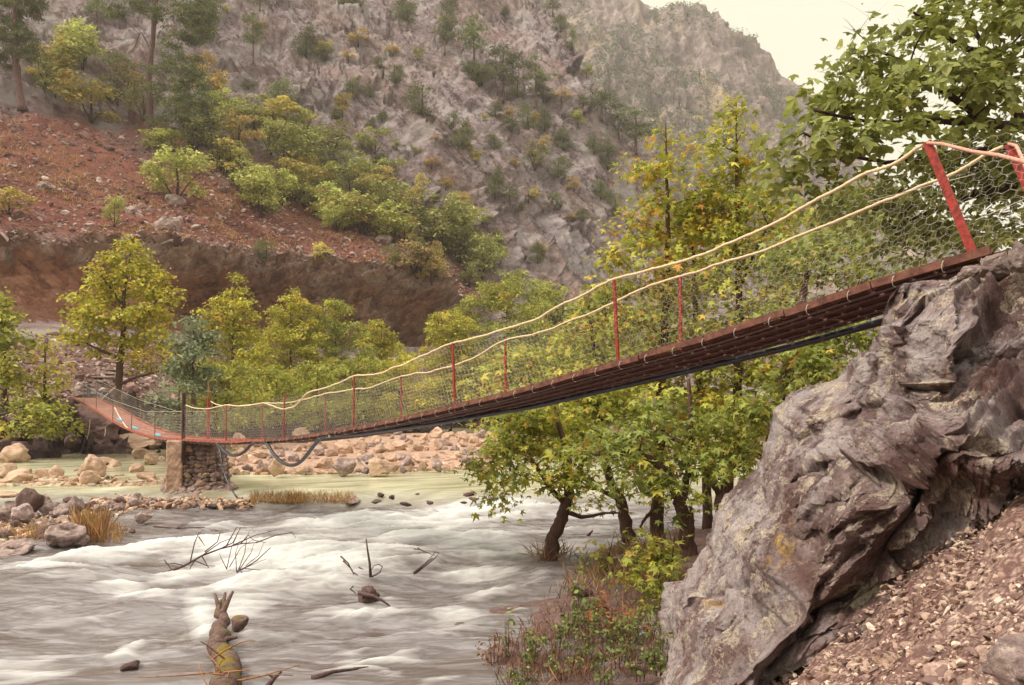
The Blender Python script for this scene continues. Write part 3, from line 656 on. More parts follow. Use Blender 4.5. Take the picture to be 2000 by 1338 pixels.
def rock(key, pos, s, label, group=None, name='boulder', cat='boulder', parent=None, rz=None, rx=None):
    me = PROTO[key][int(rng.integers(len(PROTO[key])))]
    o = bpy.data.objects.new(name, me); COL.objects.link(o); o.location = pos; o.scale = s
    o.rotation_euler = (rng.uniform(-.3, .3) if rx is None else rx, rng.uniform(-.3, .3), rng.uniform(0, 6.28) if rz is None else rz)
    if parent: o.parent = parent
    else: tag(o, label, cat, group)
    return o
def pxrock(key, px, py, wpx, hpx, z, label, group=None, name='boulder', cat='boulder', sink=.3, D=None):
    "boulder whose base is seen at (px, py) on ground of height z"
    Y = D or (EYE - z) * F / (py - HY); s = Y / F; wd = wpx * s * .62; ht = hpx * s * .62 / (1 - sink * .35)
    pos = P(px, py, Y); return rock(key, (pos[0], pos[1] + wd * .4, pos[2] + ht * (1 - sink)), (wd, wd * rng.uniform(.75, 1), ht), label, group, name, cat, rx=rng.uniform(-.12, .12))

# ------------------------------------------------------------------ the suspension bridge
NA, NB, WD = 9.918, .797, 1.2
PERP = np.array([.782, .623, 0.]) * WD; ALONG = np.array([-.623, .782, 0])
def NP(px, py, far=False, w=1.0):
    "point of the near (or far) side plane of the bridge seen at a pixel"
    k = NA if not far else NA + PERP[0] + NB * PERP[1]
    px = np.asarray(px, float); Y = k / ((px - 1000) / F + NB); return P(px, py, Y)
edge = np.array([(1985,466),(1915,479),(1862,498),(1795,519),(1739,535),(1658,565),(1560,598),(1440,637),(1349,667),(1208,703),(1107,733),(1001,763),(892,790),(790,814),(650,842),(555,855),(441,861),(358,857),(330,856),(300,853),(270,845),(240,832),(215,818),(190,801),(165,787),(138,773)], float)
E3 = NP(edge[:, 0], edge[:, 1]); EYs, EZs = E3[:, 1], E3[:, 2]
EZs = EZs.copy()
def ez(Y): 
    return sum(np.interp(np.asarray(Y) + d, EYs, EZs) for d in (-.5, -.25, 0, .25, .5)) / 5
def bp(Y, c=0., dz=0.):
    "point on the deck at depth Y of the near edge, c = 0 near edge, 1 far edge"
    Y = np.asarray(Y, float); return np.stack([NA - NB * Y + PERP[0] * c, Y + PERP[1] * c, ez(Y) + dz], -1)
Y0, Y1 = 6.98, 44.2
bridge = empty('suspension_bridge', tuple(bp(26.9)), 'long sagging footbridge of brown planks with wire netting and cream rope handrails', 'footbridge')
BL = tuple(bridge.location)
def bpart(mb, name, mat, smooth=False):
    o = mb.build(name, M[mat], None, smooth, loc=BL); o.location = (0, 0, 0); o.parent = bridge; return o
# planks, cut ends a little uneven
pitch = .16; ys = np.arange(Y0, Y1, pitch); rest = {'plank': MB(), 'plank_red': MB()}
for k, y in enumerate(ys):
    a, b = rng.uniform(-.02, .015), 1 + rng.uniform(-.015, .02); zz = -.075 + rng.uniform(-.006, .006); y = y + rng.uniform(-.01, .01)
    mb = MB() if k < 100 else rest['plank' if y < 21.5 else 'plank_red']
    mb.beam(bp(y, a + .02, zz), bp(y, b - .02, zz), pitch * 1.279 - .02, .035, side=bp(y + .1) - bp(y - .1))
    if k < 100: bpart(mb, 'plank', 'plank')
for key, mb in rest.items():
    if mb.v: tag(bpart(mb, 'plank', key), kind='stuff', label='far red tinted planks' if key == 'plank_red' else None)
# boards along both edges, each about a metre long
y = Y0; k = 0
while y < Y1:
    L = .62 + .25 * rng.random(); e = min(y + L - .012, Y1)
    for c, s in ((-.02, 1), (1.02, -1)):
        if c > .5 and 50 > y > 60: continue
        mb = MB(); dz = rng.uniform(-.008, .012)
        mb.beam(bp(y, c, -.035 + dz), bp(e, c, -.035 + dz + rng.uniform(-.01, .01)), .05, .078, side=PERP)
        bpart(mb, 'edge_board', 'edge_wood' if y < 20.5 else 'edge_red')
    y += L; k += 1
yy = np.linspace(Y0 - 1.1, Y1, 160)
for c in (.06, .22, .5, .8, .95):
    pts = bp(yy, c, -.115); pts[:, 2] = np.where(yy < Y0, pts[:, 2], pts[:, 2]); bpart(MB().tube(pts, .017, 6), 'steel_cable', 'steel_cable')
# wire ties that hold the planks
for c, n0 in ((-.045, 62), (1.045, 36)):
    for k in range(n0):
        yk = Y0 + .3 + k * .36; th = np.linspace(-.6, 3.6, 9); ctr = bp(yk, c, -.09)
        pts = ctr + np.stack([-PERP[0] / WD * .045 * np.sin(th) * (1 if c < 0 else -1), -PERP[1] / WD * .045 * np.sin(th) * (1 if c < 0 else -1), .055 * np.cos(th)], -1)
        bpart(MB().tube(pts, .004, 4), 'wire_tie', 'wire')
# posts
def post(foot, top, w_, d_, mat):
    bpart(MB().beam(np.array(foot) - [0, 0, .12], top, w_, d_, side=ALONG), 'post', mat)
post(NP(1905, 481), NP(1811, 277), .075, .03, 'rust_red'); post(NP(2070, 492, True), NP(1970, 281, True), .075, .03, 'rust_red')
for (fx, fy, tx, ty) in ((1208,702,1199,545),(889,790,884,669),(690,833,692,734),(554,855,556,769),(441,861,443,789)):
    post(NP(fx, fy), NP(tx, ty), .042, .03, 'rust_red')
    yb = NP(fx, fy)[1]; f2 = bp(yb, 1.0)
    tx2, ty2 = {1208: (1329, 539), 889: (987, 665), 690: (783, 734), 554: (635, 769), 441: (512, 789)}[fx]
    tp = NP(tx2, ty2, True); f2[0] = tp[0] + .01; f2[1] = tp[1]; f2[2] = ez(tp[1] - PERP[1]); post(f2, tp, .04, .028, 'rust_red')
post(NP(358, 895), NP(359, 768), .12, .10, 'post_dark'); post(NP(407, 858, True), NP(407, 778, True), .10, .08, 'rust_red')
bpart(MB().tube([NP(407, 782, True), NP(408, 765, True), NP(406.5, 746, True)], [.03, .025, .02], 6), 'post', 'dry')
for yb in (29.9, 32.9, 35.8, 38.8, 41.4, 43.8):
    for c in (0, 1): 
        b = bp(yb, c); post(b, b + [.02, .0, 1.0 if yb < 40 else 1.05], .035, .03, 'post_grey')
# handrail ropes
def rope_pts(px, far=False, n=220):
    p = NP(np.array([q[0] for q in px]), np.array([q[1] for q in px]), far)
    s = np.concatenate([[0], np.cumsum(np.linalg.norm(np.diff(p, axis=0), axis=1))]); u = np.linspace(0, s[-1], n * 3)
    r = np.stack([np.interp(u, s, p[:, k]) for k in range(3)], -1)
    kk = 5; rp = np.pad(r, ((kk, kk), (0, 0)), mode='edge'); c = np.cumsum(np.insert(rp, 0, 0, axis=0), axis=0); r = (c[2 * kk + 1:] - c[:-2 * kk - 1]) / (2 * kk + 1)
    r[:, 2] += .012 * vnoise(np.stack([u * 2.2, 0 * u, 0 * u], -1), 5) + .006 * vnoise(np.stack([u * 7, 0 * u, 0 * u], -1), 6); return r
ROPE_N = [(362,791),(375,796),(400,799),(420,796),(443,790),(470,794),(500,789),(517,786),(528,791),(540,797),(555,800.5),(572,796),(584,786),(594,773),(602,766),(640,757),(670,745),(692,733),(712,733),(740,729),(780,715),(830,693),(870,674),(884,668),(900,667),(930,661),(990,643),(1040,627),(1100,594),(1150,569),(1197,544),(1225,540),(1290,522),(1350,505),(1440,470),(1530,430),(1600,388),(1650,365),(1690,335),(1715,327),(1746,333),(1760,310),(1780,292),(1812,280)]
ROPE_F = [(411,784),(422,790),(435,792),(470,793),(490,790),(512,788),(560,786.5),(600,780),(636,768),(660,766),(692,760),(720,759),(745,749),(783,734),(800,731),(830,728),(880,716),(930,697),(985,665),(1005,661),(1040,655),(1100,633),(1190,595),(1260,562),(1330,538),(1345,536),(1400,517),(1500,489),(1560,462),(1640,430),(1720,395),(1780,372),(1840,348),(1862,342),(1884,333),(1894,318),(1915,302),(1945,290),(1970,280)]
rN = rope_pts(ROPE_N); rF = rope_pts(ROPE_F, True)
for r_ in (rN, rF):
    u = np.arange(len(r_)); bpart(MB().tube(r_, .018 + .0025 * np.sin(u * 2.1), 8), 'handrail_rope', 'rope', True)
M['rope_pink'] = simple('rope_pink', (.62, .33, .24), .85, .25, 40, .008)
pa = NP(1811, 279); bpart(MB().tube([pa, P(1840, 281, 7.1), P(1900, 296, 6.6), P(1950, 303, 6.1), P(2000, 316, 5.7), P(2080, 335, 5.2)], [.015] * 6, 8), 'handrail_rope', 'rope_pink', True)
pb = NP(1970, 281, True); bpart(MB().tube([pb, P(1985, 285, 7.6), P(1997, 310, 7.3), P(2010, 345, 7.0), P(2060, 420, 6.4)], .016, 8), 'handrail_rope', 'rope_pink', True)
# hexagonal netting
def netting(ya, yb, top, c, cw, ch, r, skew):
    s0, s1 = ya * 1.279, yb * 1.279; nr = int(1.12 / (ch * .75)) + 1; A = []; B = []
    nx = int((s1 - s0 + 2 * abs(skew)) / cw) + 2
    for j in range(-1, nr + 1):
        off = (j % 2) * cw / 2
        for i in range(nx):
            x = s0 - abs(skew) + i * cw + off; y = j * ch * .75
            p0 = (x, y); p1 = (x + cw / 2, y - ch * .25); p2 = (x + cw, y); 
            A += [p0, p1, p0]; B += [p1, p2, (x, y + ch * .5)]
    A = np.array(A); B = np.array(B); H1 = 1.06
    jA = lambda q: q + np.stack([.016 * vnoise(np.stack([q[:, 0] * 7, q[:, 1] * 7, 0 * q[:, 0]], -1), 81 + int(c)), .014 * vnoise(np.stack([q[:, 0] * 7, q[:, 1] * 7, 0 * q[:, 0]], -1), 83)], -1)
    A, B = jA(A), jA(B)
    m = (A[:, 1] > -.02) & (A[:, 1] < H1) & (B[:, 1] > -.02) & (B[:, 1] < H1 + .01); A, B = A[m], B[m]
    def mp(q):
        s = q[:, 0] + skew * q[:, 1]; Y = s / 1.279; h = q[:, 1] / H1
        zb = ez(Y) - .02; zt = top(Y + PERP[1] * c); b = bp(Y, c); 
        b[:, 2] = zb + h * (zt - zb); lat = .03 * vnoise(np.stack([s * 1.1, h * 2, 0 * s], -1), 91) + .05 * np.sin(h * np.pi) * vnoise(np.stack([s * .5, 0 * s, 0 * s], -1), 92)
        return b - (PERP / WD)[None] * lat[:, None], Y
    a, Ya = mp(A); b, Yb = mp(B); m = (Ya > ya) & (Ya < yb) & (Yb > ya) & (Yb < yb)
    v, q = edges_mesh(a[m], b[m], r); return v, q
def topf(poly, far, fix=None):
    p = NP(np.array([q[0] for q in poly]), np.array([q[1] for q in poly]), far); o = np.argsort(p[:, 1]); ya, za = p[o, 1], p[o, 2]
    return lambda Y: np.interp(Y, ya, za)
NT = [q for q in ROPE_N if not 517 < q[0] < 602] + [(530, 778), (556, 770), (580, 769), (1850, 275), (2100, 240)]
FT = ROPE_F + [(2020, 262), (2300, 230)]
topN, topF = topf(NT, False), topf(FT, True)
for c, tf in ((0, topN), (1, topF)):
    ve, fe = [], []; n0 = 0
    for (ya, yb, cw, ch, r_) in ((6.2 if c == 0 else 5.9, 12, .12, .10, .0011), (12, 26.9, .11, .095, .0016)):
        v, q = netting(ya, yb, tf, c, cw, ch, r_, -.28); ve.append(v); fe.append(q + n0); n0 += len(v)
    v, q = netting(26.9, 44, lambda Y: ez(Y - PERP[1] * c) + .93, c, .2, .16, .0024, .05); ve.append(v); fe.append(q + n0)
    o = mesh('netting', np.concatenate(ve), np.concatenate(fe), M['wire'], None, loc=BL); o.location = (0, 0, 0); o.parent = bridge
for (a, b) in (((1695,394),(1905,340)),((1862,388),(2010,440)),((1905,430),(2010,385))):
    bpart(MB().tube([NP(*a), NP(b[0], b[1], True)], .004, 4), 'stay_wire', 'wire')
bpart(MB().tube([bp(26.9, 0, .95), bp(31, 0, .93), bp(36, 0, .93), bp(43.8, 0, 1.0)], .008, 5), 'top_wire', 'wire')
bpart(MB().tube([bp(26.9, 1, .95), bp(31, 1, .93), bp(36, 1, .93), bp(43.8, 1, 1.0)], .008, 5), 'top_wire', 'wire')
bpart(MB().tube([NP(224, 796), NP(232, 812), NP(245, 832), NP(252, 839)], .022, 5), 'loose_cord', 'cloth')
for a, b in (((176, 820), (170, 858)), ((206, 835), (204, 852))):
    bpart(MB().tube([NP(*a), NP((a[0] + b[0]) / 2 + 1, (a[1] + b[1]) / 2), NP(*b)], .02, 5), 'loose_cord', 'wire')
for (x, y) in ((234, 820), (264, 836), (309, 850)): bpart(MB().tube([NP(x - 5, y - 2), NP(x, y), NP(x + 6, y + 2)], [.04, .07, .03], 6), 'blue_rag', 'blue')
rg = MB(); a = NP(641, 843); rg.add([a, a + [.07, 0, 0], a + [.075, -.03, -.09], a + [.02, 0, -.15], a + [-.01, -.03, -.06], a + [.04, -.05, -.1]], t=[[0, 1, 2], [0, 2, 5], [0, 5, 4], [4, 5, 3], [5, 2, 3]])
o = rg.build('cloth_strip', M['cloth'], loc=tuple(a)); tag(o, 'small pale cloth strip hanging from the plank edge above the boulders', 'cloth')

# black pipe slung under the deck
pp = [bp(6.9, 1.05, -.2), bp(8, 1.06, -.19), bp(9.2, 1.05, -.17), bp(11, 1.0, -.16), bp(13, .9, -.16), bp(15, .6, -.15), bp(17, .2, -.14)]
pp += list(NP(np.array([628,612,600,588,575,560,545,532,522,505,490,480,468,455,442,434,428,415]), np.array([853,872,888,902,909,908,899,884,866,860,868,880,888,890,885,877,868,860])))
pp = np.array(pp); s = np.concatenate([[0], np.cumsum(np.linalg.norm(np.diff(pp, axis=0), axis=1))]); u = np.linspace(0, s[-1], 300); pq = np.stack([np.interp(u, s, pp[:, k]) for k in range(3)], -1)
kk = 2; rp = np.pad(pq, ((kk, kk), (0, 0)), mode='edge'); cc = np.cumsum(np.insert(rp, 0, 0, axis=0), axis=0); pq = (cc[5:] - cc[:-5]) / 5
o = MB().tube(pq, .045, 10).build('water_pipe', M['pipe'], smooth=True, loc=tuple(pq[0])); tag(o, 'black plastic pipe slung under the deck with two loops hanging beside the pier', 'pipe')
hs = NP(np.array([422,430,434,440,448,456,463]), np.array([864,880,905,930,948,962,972])); o = MB().tube(hs, .025, 8).build('hose', M['pipe'], smooth=True, loc=tuple(hs[-1])); tag(o, 'thin dark hose running down the right side of the stone pier', 'hose')
hb = P(np.array([400,420,436,450]), np.array([998,988,982,981]), np.array([24.8,25.5,26,26.2])); o = MB().tube(hb, .02, 6).build('plastic_cord', M['blue'], smooth=True, loc=tuple(hb[0])); tag(o, 'pale blue cord trailing in the shallow water below the pier', 'cord')

# ------------------------------------------------------------------ pier
PC = P(390, 972, 27.6); pier = empty('pier', tuple(PC), 'rubble stone pier with a square concrete column under the bridge', 'pier')
PL = np.array(PC)
def ppart(o): o.location = tuple(np.array(o.location) - PL) ; o.parent = pier; return o
mb = MB(); mb.beam(P(341, 972, 26.95), P(343, 861, 27.0), .52, .55, side=[1, .25, 0]); o = mb.build('concrete_column', M['concrete'], loc=tuple(P(341, 972, 26.95))); bmod = o.modifiers.new('b', 'BEVEL'); bmod.width = .03; sm_ = o.modifiers.new('s', 'SUBSURF'); sm_.subdivision_type = 'SIMPLE'; sm_.levels = sm_.render_levels = 5; tx_ = bpy.data.textures.new('rough', 'CLOUDS'); tx_.noise_scale = .28; dm_ = o.modifiers.new('d', 'DISPLACE'); dm_.texture = tx_; dm_.strength = .09; ppart(o)
def frust(c0, c1, w0, w1, d0, d1):
    v = [];
    for c, w_, d_ in ((c0, w0, d0), (c1, w1, d1)): v += [c + np.array([sx * w_ / 2, sy * d_ / 2, 0]) for sx, sy in ((-1, -1), (1, -1), (1, 1), (-1, 1))]
    b = MB(); b.add(v, [[0, 3, 2, 1], [4, 5, 6, 7], [0, 1, 5, 4], [1, 2, 6, 5], [2, 3, 7, 6], [3, 0, 4, 7]]); return b
cb, ct = P(392, 975, 27.9), P(392, 862, 27.9); cb[1] = ct[1] = 27.9
ppart(frust(cb, ct, 1.75, 1.35, 1.5, 1.2).build('masonry_core', M['boulder_dark'], loc=tuple(cb)))
hp = ct[2] - cb[2]
for row in range(13):
    fz = (row + .4) / 13; w_ = 2.35 - 1.0 * fz ** .7; z = cb[2] + hp * fz * .93; d_ = .98 - .33 * fz
    n = int(w_ / .21)
    for k in range(n):
        x = cb[0] - w_ / 2 + (k + .5 + rng.uniform(-.2, .2)) * w_ / n; s = rng.uniform(.11, .2)
        o = rock('red' if rng.random() < .45 else ('grey' if rng.random() < .6 else 'tan'), (x, 27.9 - d_ + rng.uniform(-.05, .05), z), (s * 1.25, s, s * rng.uniform(.6, .85)), '', name='stone', parent=None); ppart(o)
    for k in range(3 if row % 2 else 2):
        s = rng.uniform(.12, .18); o = rock('grey', (cb[0] + w_ / 2 - .03, 27.9 - d_ * .8 + (k + .5) * .45, z), (s, s, s * .75), '', name='stone'); ppart(o)
ppart(frust(ct - [0, 0, .22], ct - [0, 0, .02], 1.4, 1.4, 1.3, 1.3).build('cap', M['post_grey'], loc=tuple(ct)))
for o in pier.children:
    for k in ('label', 'category', 'group'):
        if k in o: del o[k]
for k in range(64):   # rubble heaped round its foot
    px = float(np.clip(rng.normal(392, 40), 318, 476)); py = rng.uniform(948, 988) + abs(px - 392) * .06; sz = rng.uniform(16, 30)
    pxrock('red' if rng.random() < .3 else 'grey', px, py, sz, sz * rng.uniform(.5, .75), max(0, .32 - abs(px - 392) * .004) * rng.random(), 'rubble stone heaped round the foot of the pier', 'rubble stones round the pier foot', D=26.4 + (980 - py) * .03)

# ------------------------------------------------------------------ boulders of the river
G1 = 'tan boulders on the left bar in the river'
for (x, y, w_, h_) in ((20,908,58,38),(14,926,32,20),(24,948,52,26),(2,940,30,24),(47,930,24,13),(56,942,26,15),(79,938,28,20),(102,938,30,26),(195,934,20,24),(202,912,38,18),(220,916,26,16),(263,927,28,20),(284,942,38,18),(36,948,16,10),(120,942,18,12),(142,946,22,12),(228,935,20,10),(310,905,20,12),(5,975,36,14),(48,978,40,14),(148,925,12,9),(240,948,16,9)):
    pxrock('tan', x, y, w_, h_, FARZ - .1, 'tan boulder on the low stone bar left of the pier', G1)
pxrock('bigtan', 168, 945, 50, 50, FARZ - .1, 'largest tan boulder, standing high in the middle of the left stone bar', sink=.15)
pxrock('tan', 172, 950, 38, 28, FARZ - .05, 'rounded tan boulder leaning against the largest one on the left bar', D=28)
pxrock('tan', 270, 900, 38, 26, FARZ - .1, 'rounded lone tan boulder rising from still green water left of the pier')
pxrock('tan', 290, 912, 36, 24, FARZ - .1, 'pitted tan boulder in the shallows just left of the concrete column')
pxrock('bigtan', 246, 886, 96, 36, FARZ - .1, 'broad smooth pale brown rock at the far waterline under the bridge', D=47)
G2 = 'grey stones of the low weir by the rapids'
for (x, y, w_, h_) in ((5,1018,28,34),(51,1008,44,46),(34,1022,46,34),(83,990,32,24),(88,1006,36,26),(104,995,18,16),(118,1010,32,24),(102,1010,18,13),(140,1002,38,32),(152,1000,20,24),(175,998,26,20),(193,1002,32,18),(210,996,24,16),(239,982,18,15),(230,990,26,16),(255,992,26,19),(228,998,26,12),(263,985,22,22),(279,993,18,13),(295,988,24,16),(314,980,36,18),(314,988,22,13),(332,988,24,12),(25,1030,22,14),(84,1037,36,18),(60,1036,20,14),(75,1056,22,20),(153,1066,28,18),(202,1018,36,18),(193,1028,24,11),(121,1020,26,12),(0,1050,30,16),(475,982,20,12),(493,984,14,9),(505,982,12,10),(62,1000,22,16),(160,1015,14,9),(215,1035,14,8),(240,1038,18,9),(178,1050,22,10),(258,1042,14,8),(20,995,30,20),(66,985,24,16),(128,985,26,16),(196,984,20,12),(350,990,20,12),(372,992,22,12),(395,990,18,10),(412,992,22,11),(440,990,16,10)):
    pxrock('grey' if rng.random() < .75 else 'dark', x, y, w_, h_, .08, 'rough grey stone in the low weir between rapids and green channel', G2)
pxrock('big', 116, 1072, 76, 44, .02, 'large flat-topped pale grey boulder beside the dry grass at left', sink=.1)
pxrock('big', 24, 1083, 76, 24, .0, 'low flat brown slab at the left edge beside the rapids', sink=.3)
pxrock('grey', 277, 1020, 32, 20, .02, 'small whitish pointed rock alone in the shallow brown water')
for (x, y, w_, h_, l) in ((684,986,34,18,'dark rounded stone at the right tip of the dry grass strip'),(655,984,30,10,'flat pale stone just left of the dark rounded one by the grass strip')):
    pxrock('grey', x, y, w_, h_, .15, l)
for (x, y, w_, h_) in ((735,984,20,7),(790,990,26,8),(960,980,26,8),(743,972,12,9),(765,976,14,9),(838,986,14,8),(912,972,26,9),(925,978,18,6),(815,970,14,6),(880,968,16,6),(905,985,16,5),(980,968,20,6),(1040,965,24,8),(1130,962,22,8)):
    pxrock('dark', x, y, w_, h_, .2, 'small dark stone breaking the water at the top of the rapids', 'small stones above the rapids', D=(EYE - .3) * F / (y - HY))
for (x, y, w_, h_, l) in ((251,1312,38,14,'dark wet rock washed over by water near the lower left corner'),(1135,1170,44,22,'dark wet rock in the shallows upstream of the green herbs'),(1145,1200,48,24,'dark wet rock in the shallows nearest the green herbs'),(1095,1215,24,10,'small pale flat rock in the calm brown shallows')):
    pxrock('dark', x, y, w_, h_, .0, l)
# the broad bar behind the pier: 230 boulders, biggest at the back, and pebbles between them
barp = [(430,905),(470,880),(560,868),(700,850),(800,850),(960,850),(1000,880),(980,915),(900,918),(700,925),(560,928),(440,928)]
def in_poly(x, y, poly):
    c = False; n = len(poly)
    for i in range(n):
        x1, y1 = poly[i]; x2, y2 = poly[(i + 1) % n]
        if (y1 > y) != (y2 > y) and x < (x2 - x1) * (y - y1) / (y2 - y1) + x1: c = not c
    return c
bx = np.linspace(-24, 6, 150); by = np.linspace(30, 68, 190); BX, BY = np.meshgrid(bx, by); bpx = 1000 + F * BX / BY; bqy = HY + F * (EYE - FARZ) / BY
ins = np.vectorize(lambda a, b: float(in_poly(a, b, barp)))(bpx, bqy); ins = blur(ins, 3)
bz = FARZ - .55 + .75 * ins + .12 * fbm(np.stack([BX / 2, BY / 2, 0 * BX], -1), 501, 3)
o = mesh('gravel_bar', np.stack([BX, BY, bz], -1).reshape(-1, 3), grid_faces(150, 190), simple('bar_gravel', (.42, .27, .19), .95, .4, 3, .12, kind='World'), smooth=True); tag(o, kind='structure')
ppts = []
tries = 0
while len(ppts) < 135 and tries < 9000:
    tries += 1; px = rng.uniform(430, 1000); py = rng.uniform(850, 930)
    if not in_poly(px, py, barp): continue
    sz = rng.choice([12, 16, 20, 26, 34, 44], p=[.08, .22, .26, .22, .15, .07]) * (1.05 if py > 885 else .85)
    if any(abs(px - a) < (sz + s_) * .34 and abs(py - b) < (sz + s_) * .18 for a, b, s_ in ppts): continue
    ppts.append((px, py, sz)); pxrock('tan' if rng.random() < .8 else 'grey', px, py + sz * .1, sz * rng.uniform(.9, 1.2), sz * rng.uniform(.55, .9), FARZ + .1, 'tan boulder heaped on the stone bar right of the pier', 'tan boulders on the bar right of the pier')
pxrock('tan', 537, 935, 34, 40, FARZ, 'egg shaped tan boulder standing just inside the larger pipe loop')
pxrock('tan', 466, 885, 30, 34, FARZ, 'pale rounded boulder seen inside the smaller pipe loop')
def stones_mesh(name, pos, size, mat, kind='stuff', sub=2, nshape=6, flat=.6, **kw):
    "many small stones as one mesh"
    if sub == 1:
        v0, f0 = ICO[1]; shp = []
        for k in range(14):
            r = np.random.default_rng(k); p = v0 * r.uniform(.75, 1.1, (len(v0), 1))
            for q_ in range(4):
                n = r.normal(size=3); n /= np.linalg.norm(n); p = p - np.clip(p @ n - r.uniform(.3, .6), 0, None)[:, None] * n
            shp.append((p * r.uniform(.7, 1.2, 3), f0))
    else: shp = [rockshape(600 + k, 2, 11, .12) for k in range(nshape)]
    V = []; Fc = []; C = []; n0 = 0; which = rng.integers(len(shp), size=len(pos))
    for k, (sv, sf) in enumerate(shp):
        idx = np.where(which == k)[0]
        if not len(idx): continue
        a = rng.uniform(0, 6.28, len(idx)); tl = rng.normal(0, .35, (len(idx), 2)); ca, sa = np.cos(a), np.sin(a); Z = 0 * ca
        Rz = np.stack([np.stack([ca, -sa, Z], -1), np.stack([sa, ca, Z], -1), np.stack([Z, Z, Z + 1], -1)], 1)
        sc = size[idx][:, None] * np.stack([rng.uniform(.8, 1.3, len(idx)), rng.uniform(.6, 1, len(idx)), rng.uniform(.7, 1.2, len(idx)) * flat], -1)
        q = sv[None] * sc[:, None]; q = q + np.stack([0 * q[..., 0], 0 * q[..., 0], q[..., 0] * tl[:, :1] + q[..., 1] * tl[:, 1:]], -1)
        q = np.einsum('nij,nvj->nvi', Rz, q) + pos[idx][:, None]; V.append(q.reshape(-1, 3)); Fc.append((sf[None] + (np.arange(len(idx)) * len(sv))[:, None, None] + n0).reshape(-1, 3)); n0 += q.shape[0] * q.shape[1]
        cc = rng.uniform(0, 1, len(idx)); C.append(np.repeat(cc, len(sv)))
    o = mesh(name, np.concatenate(V), np.concatenate(Fc), mat, attrs=dict(tint=np.concatenate(C))); return tag(o, kw.get('label'), kw.get('cat'), None, kind)
def pebmat(name, stops, sc=9):
    m, t, o = newmat(name); a = attr(t, 'tint'); c = ramp(t, a, stops); v = coords(t, 'World'); n = noise(t, sc, 6, .7, v)
    c = mixc(t, ramp(t, n, [(.35, (.6, .6, .6)), (.5, (0, 0, 0))]), c, (.14, .08, .065)); bsdf(t, o, c, .9, bump(t, n, .5, .01), .2); return m
M['peb_tan'] = pebmat('peb_tan', [(0, (.30, .18, .12)), (.4, (.48, .30, .20)), (.8, (.62, .45, .32)), (1, (.5, .45, .4))], 4)
M['peb'] = pebmat('peb', [(0, (.17, .11, .10)), (.3, (.33, .21, .17)), (.62, (.44, .31, .24)), (.85, (.55, .42, .33)), (1, (.68, .56, .45))], 40)
pts = []
while len(pts) < 3800:
    px, py = rng.uniform(430, 1000), rng.uniform(848, 932)
    if in_poly(px, py, barp): Y = (EYE - FARZ) * F / (py - HY); pts.append([(px - 1000) / F * Y, Y, FARZ + .03])
pts = np.array(pts); stones_mesh('pebbles', pts, np.minimum(.4, .06 + rng.exponential(.08, len(pts))), M['peb_tan'], sub=2)
pts = []
for k in range(900): 
    px, py = rng.uniform(0, 330), rng.uniform(932, 950); Y = (EYE - FARZ) * F / (py - HY); pts.append([(px - 1000) / F * Y, Y, FARZ - .02])
for k in range(1500):
    px = rng.uniform(-30, 330); py = rng.uniform(978, 1000 + 75 * max(0, 1 - px / 260)); Y = EYE * F / (py - HY); pts.append([(px - 1000) / F * Y, Y, rng.uniform(0, .1)])
for k in range(1300):
    px = rng.uniform(180, 500); py = rng.normal(983, 5); Y = (EYE - .1) * F / (py - HY); pts.append([(px - 1000) / F * Y, Y, .1 + rng.uniform(0, .15)])
pts = np.array(pts); stones_mesh('shore_stones', pts, np.minimum(.22, .03 + rng.exponential(.05, len(pts))), M['peb_tan'], sub=1)
# stones on the gravel slope: largest ones single, the rest as loose gravel
def on_slope(px, py):
    den = .95 * (px - 1000) / F - .36 - (HY - py) / F
    Y = 1.94 / den; return np.array([(px - 1000) / F * Y, Y, EYE + (HY - py) / F * Y]), Y
Gxs, Gys = Gl[:, 0], Gl[:, 1]
def below_g(px, py): return py > np.interp(px, Gxs, Gys) + 3
n1 = 0
while n1 < 190:
    px, py = rng.uniform(1330, 2040), rng.uniform(900, 1360)
    if not below_g(px, py): continue
    p, Y = on_slope(px, py); low = (py > 1240) or (px > 1880 and py < 1180); 
    if rng.random() > (.95 if low else .35): continue
    s = rng.choice([.022, .03, .042, .06, .085], p=[.3, .3, .2, .14, .06]) * (1.25 if py > 1280 else .9)
    rock('chip', p + [0, 0, s * .3], (s * rng.uniform(1, 1.4), s * rng.uniform(.7, 1), s * rng.uniform(.5, .8)), 'broken angular stone lying on the steep gravel slope', 'broken stones on the gravel slope', 'stone', 'stone', rx=rng.uniform(-.6, .6)); n1 += 1
for (px, py, s, key, l) in ((2040,1330,.17,'big','big pale rock cut by the lower right corner'),(1625,1325,.075,'tan','upright pale tan stone on the gravel near the bottom edge'),(1745,1310,.10,'tan','broad cream stone on the gravel near the bottom edge'),(1850,1290,.085,'grey','grey blue chip among tan stones at the bottom right'),(1930,1105,.085,'tan','wedge shaped tan stone in the small heap at the right edge'),(1985,1150,.09,'grey','pale upright stone in the small heap at the right edge'),(1885,1235,.07,'tan','reddish tan stone above the big pale corner rock')):
    p, Y = on_slope(px, py); rock(key, p + [0, 0, s * .25], (s * 1.2, s, s * .8), l, name='stone', cat='stone')
pts = []; sz = []
X = rng.uniform(-1.2, 7, 95000); Y = rng.uniform(.6, 9.5, 95000); Z = gz(X, Y); ppx, ppy = proj(np.stack([X, Y, Z], -1)); dens = .35 + .9 * np.clip(fbm(np.stack([X / .9, Y / .9, 0 * X], -1), 521, 3) + .3, 0, 1)
m = (Z > .35) & (ppx > 1250) & (ppx < 2150) & (ppy > np.interp(ppx, Gxs, Gys) - 6) & (rng.uniform(size=len(X)) < dens)
